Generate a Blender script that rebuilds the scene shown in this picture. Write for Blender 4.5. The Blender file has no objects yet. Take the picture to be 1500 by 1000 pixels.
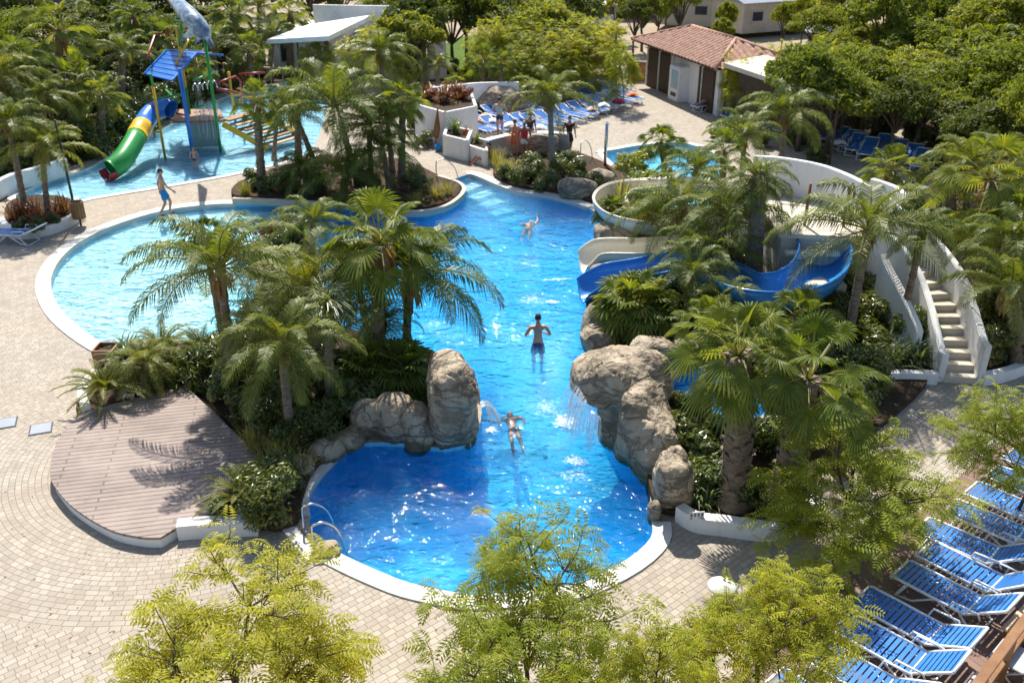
import bpy, bmesh, math, random
from mathutils import Vector, Matrix, noise
from mathutils.geometry import tessellate_polygon, delaunay_2d_cdt
R=math.radians; PI=math.pi
C=bpy.context.scene.collection
V=Vector
# ---------------------------------------------------------------- survey: photo point -> place on the ground
FPX,TH,HC=1350.0,R(26.7),11.0
def P(x,y,z=0.0):
    u=(x-750)/FPX; v=(500-y)/FPX
    dy=math.cos(TH)+v*math.sin(TH); dz=-math.sin(TH)+v*math.cos(TH)
    t=(z-HC)/dz
    return V((u*t,dy*t,z))
def proj(p):
    dy,dz=p[1],p[2]-HC
    zc=dy*math.cos(TH)-dz*math.sin(TH); yc=dy*math.sin(TH)+dz*math.cos(TH)
    return 750+FPX*p[0]/zc, 500-FPX*yc/zc
def zabove(b,cy):
    lo,hi=-1.0,14.0
    for _ in range(40):
        m=(lo+hi)/2
        if proj((b[0],b[1],m))[1]>cy: lo=m
        else: hi=m
    return m
# ---------------------------------------------------------------- scene tree helpers
def props(o,label=None,cat=None,group=None,kind=None):
    if label: o['label']=label
    if cat: o['category']=cat
    if group: o['group']=group
    if kind: o['kind']=kind
    return o
def thing(name,label,cat,loc=(0,0,0),rz=0,group=None):
    o=bpy.data.objects.new(name,None); C.objects.link(o)
    o.empty_display_size=.2
    o.location=loc; o.rotation_euler=(0,0,rz)
    return props(o,label,cat,group)
def link(name,me,parent=None,loc=(0,0,0),rot=(0,0,0),sc=(1,1,1)):
    o=bpy.data.objects.new(name,me); C.objects.link(o)
    o.location=loc; o.rotation_euler=rot
    o.scale=(sc,sc,sc) if isinstance(sc,(int,float)) else sc
    if parent: o.parent=parent
    return o
def copy_tree(o,parent=None):
    c=o.copy(); C.objects.link(c); c.parent=parent
    for ch in list(o.children): copy_tree(ch,c)
    return c
class MB:
    def __init__(s): s.v=[]; s.f=[]; s.m=[]; s.sm=[]; s.mi=0; s.smooth=False
    def face(s,idx): s.f.append(idx); s.m.append(s.mi); s.sm.append(s.smooth)
    def poly(s,pts):
        n=len(s.v); s.v.extend([tuple(p) for p in pts]); s.face(tuple(range(n,n+len(pts))))
    def box(s,c,d,rz=0,M=None):
        hx,hy,hz=d[0]/2,d[1]/2,d[2]/2; n=len(s.v); cs,sn=math.cos(rz),math.sin(rz)
        for z in (-hz,hz):
            for x,y in ((-hx,-hy),(hx,-hy),(hx,hy),(-hx,hy)):
                p=V((c[0]+x*cs-y*sn,c[1]+x*sn+y*cs,c[2]+z))
                if M: p=M@p
                s.v.append(tuple(p))
        for q in ((3,2,1,0),(4,5,6,7),(0,1,5,4),(1,2,6,5),(2,3,7,6),(3,0,4,7)): s.face(tuple(n+i for i in q))
    def bar(s,a,b,w,h=None,up=V((0,0,1))):
        a,b=V(a),V(b); h=h or w; d=(b-a).normalized()
        if abs(d.dot(up))>.99: up=V((0,1,0))
        x=d.cross(up).normalized(); y=x.cross(d); n=len(s.v)
        for p in (a,b):
            for i,j in ((-1,-1),(1,-1),(1,1),(-1,1)): s.v.append(tuple(p+x*i*w/2+y*j*h/2))
        for q in ((3,2,1,0),(4,5,6,7),(0,1,5,4),(1,2,6,5),(2,3,7,6),(3,0,4,7)): s.face(tuple(n+i for i in q))
    def tube(s,pts,rad,n=8,cap=True,nz=0,seed=0):
        pts=[V(p) for p in pts]; k=len(pts); base=len(s.v)
        if isinstance(rad,(int,float)): rad=[rad]*k
        X=None
        for i,p in enumerate(pts):
            d=(pts[min(i+1,k-1)]-pts[max(i-1,0)]).normalized()
            if X is None: X=d.orthogonal().normalized()
            else: X=(X-d*X.dot(d)).normalized()
            Y=d.cross(X)
            for j in range(n):
                a=2*PI*j/n; r=rad[i]
                if nz: r*=1+nz*noise.noise(V((math.cos(a)*2+seed,math.sin(a)*2,i*.9)))
                s.v.append(tuple(p+X*math.cos(a)*r+Y*math.sin(a)*r))
        sv=s.smooth; s.smooth=True
        for i in range(k-1):
            for j in range(n):
                s.face((base+i*n+j,base+i*n+(j+1)%n,base+(i+1)*n+(j+1)%n,base+(i+1)*n+j))
        s.smooth=sv
        if cap: s.face(tuple(base+j for j in reversed(range(n)))); s.face(tuple(base+(k-1)*n+j for j in range(n)))
    def lathe(s,prof,c=(0,0,0),n=20,cap=True):
        base=len(s.v); k=len(prof)
        for r,z in prof:
            for j in range(n):
                a=2*PI*j/n; s.v.append((c[0]+r*math.cos(a),c[1]+r*math.sin(a),c[2]+z))
        sv=s.smooth; s.smooth=True
        for i in range(k-1):
            for j in range(n): s.face((base+i*n+j,base+i*n+(j+1)%n,base+(i+1)*n+(j+1)%n,base+(i+1)*n+j))
        s.smooth=sv
        if cap: s.face(tuple(base+j for j in reversed(range(n)))); s.face(tuple(base+(k-1)*n+j for j in range(n)))
    def prism(s,pts,z0,z1,top=True,bottom=True,sides=True):
        pts=[(p[0],p[1]) for p in pts]
        ar=sum(pts[i-1][0]*pts[i][1]-pts[i][0]*pts[i-1][1] for i in range(len(pts)))
        if ar<0: pts=pts[::-1]
        n=len(pts); b=len(s.v)
        f0=z0 if callable(z0) else (lambda x,y:z0); f1=z1 if callable(z1) else (lambda x,y:z1)
        s.v.extend([(x,y,f0(x,y)) for x,y in pts]); s.v.extend([(x,y,f1(x,y)) for x,y in pts])
        if sides:
            for i in range(n): s.face((b+i,b+(i+1)%n,b+n+(i+1)%n,b+n+i))
        if top or bottom:
            for t in tessellate_polygon([[V((x,y,0)) for x,y in pts]]):
                a,bb,c=t
                cr=(pts[bb][0]-pts[a][0])*(pts[c][1]-pts[a][1])-(pts[bb][1]-pts[a][1])*(pts[c][0]-pts[a][0])
                if cr<0: a,c=c,a
                if top: s.face((b+n+a,b+n+bb,b+n+c))
                if bottom: s.face((b+c,b+bb,b+a))
    def mesh(s,name,mats):
        me=bpy.data.meshes.new(name); me.from_pydata(s.v,[],s.f)
        if not isinstance(mats,(list,tuple)): mats=[mats]
        for m in mats: me.materials.append(m)
        me.polygons.foreach_set('material_index',s.m); me.polygons.foreach_set('use_smooth',s.sm)
        me.update(); return me
    def build(s,name,mats,parent=None,bevel=0,seg=2):
        me=s.mesh(name,mats)
        if bevel:
            bm=bmesh.new(); bm.from_mesh(me); bmesh.ops.remove_doubles(bm,verts=bm.verts,dist=1e-5)
            es=[e for e in bm.edges if len(e.link_faces)==2 and e.calc_face_angle(0)>.5]
            bmesh.ops.bevel(bm,geom=es,offset=bevel,segments=seg,affect='EDGES',clamp_overlap=True)
            bm.to_mesh(me); bm.free()
        return link(name,me,parent)
def smooth_line(pts,k=6,closed=False):
    pts=[V((p[0],p[1],p[2] if len(p)>2 else 0)) for p in pts]; n=len(pts); out=[]
    rng=range(n) if closed else range(n-1)
    for i in rng:
        if closed: a,b,c,d=pts[i-1],pts[i],pts[(i+1)%n],pts[(i+2)%n]
        else: a,b,c,d=pts[max(i-1,0)],pts[i],pts[i+1],pts[min(i+2,n-1)]
        for j in range(k):
            t=j/k; out.append(.5*((2*b)+(c-a)*t+(2*a-5*b+4*c-d)*t*t+(3*b-a-3*c+d)*t**3))
    if not closed: out.append(pts[-1])
    return out
def pxline(l,z=0,k=6,closed=False): return smooth_line([P(q[0],q[1],q[2] if len(q)>2 else z) for q in l],k,closed)
def inside(p,poly):
    x,y=p[0],p[1]; c=False; n=len(poly)
    for i in range(n):
        x1,y1=poly[i][0],poly[i][1]; x2,y2=poly[i-1][0],poly[i-1][1]
        if (y1>y)!=(y2>y) and x<(x2-x1)*(y-y1)/(y2-y1)+x1: c=not c
    return c
def edge_dist(p,poly):
    best=1e9; q=V((p[0],p[1]))
    for i in range(len(poly)):
        a=V((poly[i-1][0],poly[i-1][1])); b=V((poly[i][0],poly[i][1])); d=b-a
        t=max(0,min(1,(q-a).dot(d)/max(d.length_squared,1e-9))); best=min(best,(q-a-d*t).length)
    return best
# ---------------------------------------------------------------- materials
def newmat(name):
    m=bpy.data.materials.new(name); m.use_nodes=True; nt=m.node_tree
    return m,nt,nt.nodes,nt.links,nt.nodes['Principled BSDF']
def N(nt,t,**k):
    n=nt.nodes.new(t)
    for a,b in k.items(): setattr(n,a,b)
    return n
def pos(nt,obj=False):
    if obj: return N(nt,'ShaderNodeTexCoord').outputs['Object']
    return N(nt,'ShaderNodeNewGeometry').outputs['Position']
def noise_n(nt,co,scale,detail=4,rough=.6,dist=0):
    n=N(nt,'ShaderNodeTexNoise'); n.inputs['Scale'].default_value=scale; n.inputs['Detail'].default_value=detail
    n.inputs['Roughness'].default_value=rough; n.inputs['Distortion'].default_value=dist; nt.links.new(co,n.inputs['Vector']); return n
def ramp(nt,fac,stops):
    r=N(nt,'ShaderNodeValToRGB'); e=r.color_ramp.elements
    while len(e)<len(stops): e.new(.5)
    for i,(p,c) in enumerate(stops): e[i].position=p; e[i].color=(*c,1) if len(c)==3 else c
    nt.links.new(fac,r.inputs[0]); return r
def bump(nt,h,bsdf,strength=.5,dist=.02,nrm=None):
    b=N(nt,'ShaderNodeBump'); b.inputs['Strength'].default_value=strength; b.inputs['Distance'].default_value=dist
    nt.links.new(h,b.inputs['Height'])
    if nrm: nt.links.new(nrm,b.inputs['Normal'])
    if bsdf: nt.links.new(b.outputs[0],bsdf.inputs['Normal'])
    return b
def mixc(nt,f,a,b,mode='MIX'):
    m=N(nt,'ShaderNodeMix',data_type='RGBA',blend_type=mode)
    for s,x in ((0,f),(6,a),(7,b)):
        if isinstance(x,(int,float)): m.inputs[s].default_value=x
        elif isinstance(x,(tuple,list)): m.inputs[s].default_value=(*x,1)
        else: nt.links.new(x,m.inputs[s])
    return m.outputs[2]
def math_n(nt,op,a,b=None):
    m=N(nt,'ShaderNodeMath',operation=op)
    for i,x in enumerate((a,b)):
        if x is None: continue
        if isinstance(x,(int,float)): m.inputs[i].default_value=x
        else: nt.links.new(x,m.inputs[i])
    return m.outputs[0]
def varmat(name,c1,c2,scale=3,rough=.7,bs=.3,bd=.01,bscale=30,spec=.4,obj=False,metal=0,dirt=None):
    m,nt,nd,lk,b=newmat(name); co=pos(nt,obj)
    n=noise_n(nt,co,scale,5); col=mixc(nt,ramp(nt,n.outputs[0],[(.3,(0,0,0)),(.7,(1,1,1))]).outputs[0],c1,c2)
    if dirt:
        n3=noise_n(nt,co,scale*.35,6,.7); col=mixc(nt,ramp(nt,n3.outputs[0],[(.52,(0,0,0)),(.72,(.7,.7,.7))]).outputs[0],col,dirt)
    if name in('white_render','grey_render','beige_render','pool_edge_stone'):
        ms=N(nt,'ShaderNodeMapping'); lk.new(co,ms.inputs[0]); ms.inputs['Scale'].default_value=(4,4,.8); ns=noise_n(nt,ms.outputs[0],1,5,.7); col=mixc(nt,ramp(nt,ns.outputs[0],[(.48,(0,0,0)),(.85,(.4,.4,.4))]).outputs[0],col,tuple(x*.62 for x in c1))
    lk.new(col,b.inputs['Base Color']); b.inputs['Roughness'].default_value=rough
    b.inputs['Specular IOR Level'].default_value=spec; b.inputs['Metallic'].default_value=metal
    n2=noise_n(nt,co,bscale,4); bump(nt,n2.outputs[0],b,bs,bd); return m
def leafmat(name,c1,c2,tr=.45,rough=.45,spec=.35,dead=None):
    m,nt,nd,lk,b=newmat(name)
    g=N(nt,'ShaderNodeNewGeometry'); oi=N(nt,'ShaderNodeObjectInfo')
    pn=noise_n(nt,g.outputs['Position'],2.6,2,.6); ff=math_n(nt,'ADD',math_n(nt,'MULTIPLY',g.outputs['Random Per Island'],.5),math_n(nt,'SUBTRACT',math_n(nt,'MULTIPLY',pn.outputs[0],1.6),.55)); ff=ramp(nt,ff,[(0,(0,0,0)),(1,(1,1,1))]).outputs[0]; col=mixc(nt,ff,c1,c2)
    if dead: col=mixc(nt,ramp(nt,g.outputs['Random Per Island'],[(.9,(0,0,0)),(.95,(1,1,1))]).outputs[0],col,dead)
    h=N(nt,'ShaderNodeHueSaturation'); lk.new(col,h.inputs['Color'])
    mr=N(nt,'ShaderNodeMapRange'); lk.new(oi.outputs['Random'],mr.inputs[0]); mr.inputs[3].default_value=.88; mr.inputs[4].default_value=1.2
    lk.new(mr.outputs[0],h.inputs['Value'])
    mr2=N(nt,'ShaderNodeMapRange'); lk.new(oi.outputs['Random'],mr2.inputs[0]); mr2.inputs[3].default_value=.515; mr2.inputs[4].default_value=.485
    lk.new(mr2.outputs[0],h.inputs['Hue'])
    lk.new(h.outputs[0],b.inputs['Base Color']); b.inputs['Roughness'].default_value=rough; b.inputs['Specular IOR Level'].default_value=spec
    t=N(nt,'ShaderNodeBsdfTranslucent')
    tc=mixc(nt,1.0,h.outputs[0],(1.75,1.6,.4),'MULTIPLY'); lk.new(tc,t.inputs[0])
    mx=N(nt,'ShaderNodeMixShader'); mx.inputs[0].default_value=tr
    lk.new(b.outputs[0],mx.inputs[1]); lk.new(t.outputs[0],mx.inputs[2]); lk.new(mx.outputs[0],nd['Material Output'].inputs[0]); return m
M={}
M['fan']=leafmat('palm_fan_leaf',(.075,.12,.018),(.22,.25,.045),.43,.5,.32)
M['feather']=leafmat('palm_feather_leaf',(.06,.10,.018),(.205,.225,.045),.40,.48,.35)
M['pony']=leafmat('drooping_leaf',(.10,.14,.03),(.19,.21,.06),.3,.4,.6)
M['dead']=leafmat('dry_frond',(.22,.14,.06),(.34,.24,.11),.3,.7,.2)
M['shrub']=leafmat('shrub_leaf',(.04,.07,.013),(.14,.165,.03),.3,.32,.6)
M['shrub_y']=leafmat('yellow_shrub_leaf',(.17,.21,.03),(.30,.32,.05),.4,.4,.5)
M['acacia']=leafmat('acacia_leaf',(.16,.21,.016),(.42,.42,.045),.5,.5,.35)
M['tree']=leafmat('tree_leaf',(.085,.13,.016),(.25,.275,.04),.42,.58,.28)
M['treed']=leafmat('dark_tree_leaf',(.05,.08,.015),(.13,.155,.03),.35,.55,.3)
M['red']=leafmat('red_leaf',(.16,.035,.02),(.17,.09,.03),.35,.4,.5)
M['grass']=leafmat('reed_leaf',(.17,.19,.05),(.33,.30,.11),.4,.5,.3)
M['agave']=leafmat('grey_green_leaf',(.12,.17,.07),(.19,.24,.11),.3,.4,.5)
M['flower']=varmat('orange_flower',(.55,.10,.02),(.6,.25,.03),8,.6)
M['redflower']=varmat('red_flower',(.6,.02,.02),(.5,.03,.02),8,.6)
M['wall']=varmat('white_render',(.74,.73,.71),(.82,.81,.79),1.2,.85,.25,.01,40,.2,dirt=(.52,.49,.44))
M['wallgrey']=varmat('grey_render',(.42,.41,.38),(.5,.48,.45),1.2,.85,.25,.01,40,.2,dirt=(.3,.29,.27))
M['beige']=varmat('beige_render',(.52,.46,.37),(.6,.54,.45),1.5,.85,.25,.01,40,.2,dirt=(.36,.32,.26))
M['coping']=varmat('pool_edge_stone',(.54,.52,.48),(.66,.64,.60),3,.6,.3,.006,50,.3,dirt=(.55,.52,.46))
M['white_pl']=varmat('white_plastic',(.72,.73,.74),(.8,.8,.8),4,.35,.1,.002,60,.5,obj=True)
M['grey_pl']=varmat('grey_plastic',(.4,.41,.42),(.5,.5,.51),4,.45,.1,.002,60,.5,obj=True)
M['metal']=varmat('steel',(.55,.55,.55),(.65,.65,.65),8,.25,.05,.002,60,.5,metal=1)
M['dark']=varmat('dark_metal',(.025,.028,.03),(.05,.05,.05),5,.45)
M['wood']=varmat('brown_wood',(.20,.09,.035),(.30,.15,.06),4,.55,.4,.01,25,.4)
M['wood_d']=varmat('dark_wood',(.05,.032,.022),(.09,.055,.035),4,.6,.4,.01,25,.4)
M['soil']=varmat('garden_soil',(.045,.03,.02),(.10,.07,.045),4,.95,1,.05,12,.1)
M['sand']=varmat('sandy_ground',(.28,.22,.15),(.40,.33,.24),.3,.95,.4,.02,15,.1,dirt=(.2,.17,.1))
M['lawn']=varmat('lawn',(.07,.13,.02),(.12,.19,.03),1,.9,1,.05,60,.1)
M['blue_fg']=varmat('blue_fibreglass',(.025,.19,.50),(.035,.24,.58),2,.18,.05,.003,10,.5)
M['cream_fg']=varmat('cream_fibreglass',(.66,.60,.46),(.74,.68,.55),2,.25,.05,.003,10,.5,dirt=(.5,.45,.34))
M['pblue_fg']=varmat('pale_blue_shell',(.42,.52,.56),(.5,.6,.62),2,.35,.05,.003,10,.5)
def plain(n,c,r=.4,**k): M[n]=varmat(n,tuple(x*.88 for x in c),tuple(min(1,x*1.08) for x in c),2.5,r,.12,.004,20,.45,**k)
plain('blue_paint',(.02,.16,.55),.3); plain('yellow_paint',(.70,.42,.02),.35); plain('green_paint',(.03,.30,.06),.35)
plain('red_paint',(.40,.03,.03),.35); plain('teal_panel',(.22,.33,.33),.4)
plain('skin',(.52,.27,.17),.5); plain('skin_d',(.36,.17,.10),.5); plain('hair',(.03,.02,.014),.5); plain('hair_l',(.25,.15,.07),.5)
plain('cloth_blue',(.02,.22,.50),.8); plain('cloth_red',(.55,.03,.06),.8); plain('cloth_white',(.75,.74,.73),.8); plain('cloth_black',(.02,.02,.024),.8)
plain('cloth_orange',(.75,.20,.07),.8); plain('cloth_navy',(.02,.05,.13),.8); plain('towel',(.62,.45,.30),.9); plain('cloth_pale',(.35,.48,.52),.8)
plain('glass',(.03,.04,.05),.08); plain('roof_grey',(.26,.29,.34),.5); plain('roof_white',(.78,.79,.8),.5); plain('tarp_blue',(.02,.05,.16),.5)
def mk_bark(name,c1,c2,rings):
    m,nt,nd,lk,b=newmat(name); co=pos(nt)
    mp=N(nt,'ShaderNodeMapping'); lk.new(co,mp.inputs[0]); mp.inputs['Scale'].default_value=(6,6,rings)
    n=noise_n(nt,mp.outputs[0],1,6,.7,.6)
    n2=noise_n(nt,co,25,3)
    lk.new(ramp(nt,n.outputs[0],[(.3,c1),(.68,c2)]).outputs[0],b.inputs['Base Color']); b.inputs['Roughness'].default_value=.9
    h=math_n(nt,'ADD',n.outputs[0],math_n(nt,'MULTIPLY',n2.outputs[0],.4)); bump(nt,h,b,1,.06); return m
M['ptrunk']=mk_bark('palm_trunk',(.10,.07,.05),(.36,.28,.20),14)
M['gtrunk']=mk_bark('grey_palm_trunk',(.14,.12,.11),(.42,.38,.34),12)
M['bark']=mk_bark('tree_bark',(.05,.035,.025),(.17,.13,.10),3)
M['stem']=leafmat('green_stem',(.20,.22,.05),(.28,.24,.08),.15,.5,.4)
# artificial rock
def mk_rock():
    m,nt,nd,lk,b=newmat('cast_rock'); co=pos(nt)
    n=noise_n(nt,co,1.6,7,.65,.4); n2=noise_n(nt,co,9,6,.7); 
    mp=N(nt,'ShaderNodeMapping'); lk.new(co,mp.inputs[0]); mp.inputs['Rotation'].default_value=(.5,.35,.3); mp.inputs['Scale'].default_value=(.8,.8,2.2)
    n3=noise_n(nt,mp.outputs[0],.9,6,.6,.8)
    crack=ramp(nt,n3.outputs[0],[(.455,(1,1,1)),(.495,(0,0,0)),(.505,(0,0,0)),(.545,(1,1,1))])
    c=ramp(nt,n.outputs[0],[(.28,(.24,.18,.115)),(.5,(.41,.325,.225)),(.72,(.53,.45,.335))]).outputs[0]
    c=mixc(nt,ramp(nt,n2.outputs[0],[(.55,(0,0,0)),(.78,(.4,.4,.4))]).outputs[0],c,(.17,.135,.095))
    c=mixc(nt,math_n(nt,'MULTIPLY',math_n(nt,'SUBTRACT',1,crack.outputs[0]),.45),c,(.10,.08,.06))
    vo=N(nt,'ShaderNodeTexVoronoi',feature='DISTANCE_TO_EDGE'); vo.inputs['Scale'].default_value=1.15; dn=noise_n(nt,co,2.2,5,.65); vm_=N(nt,'ShaderNodeVectorMath',operation='MULTIPLY_ADD'); lk.new(dn.outputs[1],vm_.inputs[0]); vm_.inputs[1].default_value=(.9,.9,.9); lk.new(co,vm_.inputs[2]); lk.new(vm_.outputs[0],vo.inputs['Vector'])
    vc=ramp(nt,vo.outputs[0],[(.0,(0,0,0)),(.035,(1,1,1))]); c=mixc(nt,math_n(nt,'MULTIPLY',math_n(nt,'SUBTRACT',1,vc.outputs[0]),.35),c,(.07,.055,.04))
    # water stain low down on the stone
    sx=N(nt,'ShaderNodeSeparateXYZ'); lk.new(co,sx.inputs[0])
    hh=math_n(nt,'ADD',sx.outputs[2],math_n(nt,'MULTIPLY',n.outputs[0],.35))
    c=mixc(nt,ramp(nt,hh,[(.16,(1,1,1)),(.34,(0,0,0))]).outputs[0],c,(.16,.13,.07))
    lk.new(c,b.inputs['Base Color']); b.inputs['Roughness'].default_value=.8
    h=math_n(nt,'ADD',math_n(nt,'MULTIPLY',n2.outputs[0],.5),math_n(nt,'ADD',math_n(nt,'MULTIPLY',crack.outputs[0],.45),math_n(nt,'MULTIPLY',vc.outputs[0],.35))); bump(nt,h,b,1,.08); return m
M['rock']=mk_rock()
# tiles of the pool basins
def mk_tile(name,c1,c2,floor=None):
    m,nt,nd,lk,b=newmat(name); co=pos(nt)
    br=N(nt,'ShaderNodeTexBrick'); br.offset=0; lk.new(co,br.inputs['Vector']); br.inputs['Scale'].default_value=1
    br.inputs['Brick Width'].default_value=.1; br.inputs['Row Height'].default_value=.1; br.inputs['Mortar Size'].default_value=.004
    br.inputs['Color1'].default_value=(*c1,1); br.inputs['Color2'].default_value=(*c2,1); br.inputs['Mortar'].default_value=(*[min(1,x*1.15) for x in c2],1)
    n=noise_n(nt,co,.8,3); tc_=mixc(nt,n.outputs[0],br.outputs[0],mixc(nt,1.0,br.outputs[0],(.86,.92,.95),'MULTIPLY'))
    if floor:
        sz=N(nt,'ShaderNodeSeparateXYZ'); lk.new(co,sz.inputs[0]); rz_=N(nt,'ShaderNodeMapRange'); lk.new(sz.outputs[0],rz_.inputs[0]); rz_.inputs[1].default_value=-5.2; rz_.inputs[2].default_value=-7.6; tc_=mixc(nt,rz_.outputs[0],tc_,mixc(nt,1.0,br.outputs[0],(1.75,1.3,1.0),'MULTIPLY'))
    lk.new(tc_,b.inputs['Base Color'])
    b.inputs['Roughness'].default_value=.4; return m
M['tile_l']=mk_tile('pale_pool_tile',(.72,.86,.93),(.66,.82,.92))
M['tile_m']=mk_tile('blue_pool_tile',(.56,.80,.97),(.46,.73,.95),True)
M['tile_d']=mk_tile('deep_blue_tile',(.18,.60,.88),(.12,.52,.82))
def mk_water(name,dens,rip=1.0,foam_or_ripple_light=0):
    m,nt,nd,lk,b=newmat(name); nd.remove(b); out=nd['Material Output']; co=pos(nt)
    tr=N(nt,'ShaderNodeBsdfTransparent'); gl=N(nt,'ShaderNodeBsdfGlossy'); gl.inputs['Roughness'].default_value=.032
    rf=N(nt,'ShaderNodeBsdfRefraction'); rf.inputs['IOR'].default_value=1.33; rf.inputs['Roughness'].default_value=.0
    mp=N(nt,'ShaderNodeMapping'); lk.new(co,mp.inputs[0]); mp.inputs['Rotation'].default_value=(0,0,.35); mp.inputs['Scale'].default_value=(.75,1.25,1)
    n1=noise_n(nt,mp.outputs[0],1.5,2,.5,.6); n2=noise_n(nt,mp.outputs[0],4.6,1.5,.5,.9); n3=noise_n(nt,mp.outputs[0],8,1,.5,.4)
    big=noise_n(nt,co,.28,2); amp=ramp(nt,big.outputs[0],[(.3,(.75,.75,.75)),(.7,(1.25,1.25,1.25))]).outputs[0]
    h=math_n(nt,'ADD',n1.outputs[0],math_n(nt,'ADD',math_n(nt,'MULTIPLY',math_n(nt,'MULTIPLY',n2.outputs[0],.42),amp),math_n(nt,'MULTIPLY',math_n(nt,'MULTIPLY',n3.outputs[0],.10),amp)))
    bp=N(nt,'ShaderNodeBump'); bp.inputs['Strength'].default_value=1; bp.inputs['Distance'].default_value=.19*rip; lk.new(h,bp.inputs['Height'])
    lk.new(bp.outputs[0],gl.inputs['Normal']); lk.new(bp.outputs[0],rf.inputs['Normal'])
    mt=N(nt,'ShaderNodeMixShader'); mt.inputs[0].default_value=.12; lk.new(tr.outputs[0],mt.inputs[1]); lk.new(rf.outputs[0],mt.inputs[2])
    fr=N(nt,'ShaderNodeFresnel'); fr.inputs['IOR'].default_value=1.36; lk.new(bp.outputs[0],fr.inputs['Normal'])
    mx=N(nt,'ShaderNodeMixShader'); lk.new(fr.outputs[0],mx.inputs[0]); lk.new(mt.outputs[0],mx.inputs[1]); lk.new(gl.outputs[0],mx.inputs[2])
    lk.new(mx.outputs[0],out.inputs[0])
    va=N(nt,'ShaderNodeVolumeAbsorption'); va.inputs[0].default_value=(.0,.80,1,1); va.inputs[1].default_value=dens; vs=N(nt,'ShaderNodeVolumeScatter'); vs.inputs[0].default_value=(.03,.50,.85,1); vs.inputs['Density'].default_value=.6; vs.inputs['Anisotropy'].default_value=.2; ad=N(nt,'ShaderNodeAddShader'); lk.new(va.outputs[0],ad.inputs[0]); lk.new(vs.outputs[0],ad.inputs[1]); lk.new(ad.outputs[0],out.inputs[1])
    return m
M['water']=mk_water('pool_water',1.0); M['water_s']=mk_water('shallow_water',.7,.7)
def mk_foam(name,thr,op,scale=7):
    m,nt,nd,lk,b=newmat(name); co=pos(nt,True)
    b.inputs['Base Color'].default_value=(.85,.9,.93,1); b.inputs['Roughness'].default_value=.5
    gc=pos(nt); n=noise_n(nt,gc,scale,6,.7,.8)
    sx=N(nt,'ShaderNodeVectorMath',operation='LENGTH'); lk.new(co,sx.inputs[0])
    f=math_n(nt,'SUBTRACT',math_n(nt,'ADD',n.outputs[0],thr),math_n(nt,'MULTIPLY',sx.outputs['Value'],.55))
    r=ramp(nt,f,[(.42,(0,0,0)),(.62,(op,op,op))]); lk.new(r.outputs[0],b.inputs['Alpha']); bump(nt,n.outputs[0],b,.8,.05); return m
M['foam']=mk_foam('white_foam',.17,.7); M['foam_thin']=mk_foam('thin_foam',.06,.45,11)  # thin one paints the mottling of rippled light as faint white
m,nt,nd,lk,b=newmat('falling_water'); b.inputs['Base Color'].default_value=(.85,.92,.96,1); b.inputs['Roughness'].default_value=.1; b.inputs['Alpha'].default_value=.38; M['fall']=m
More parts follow.
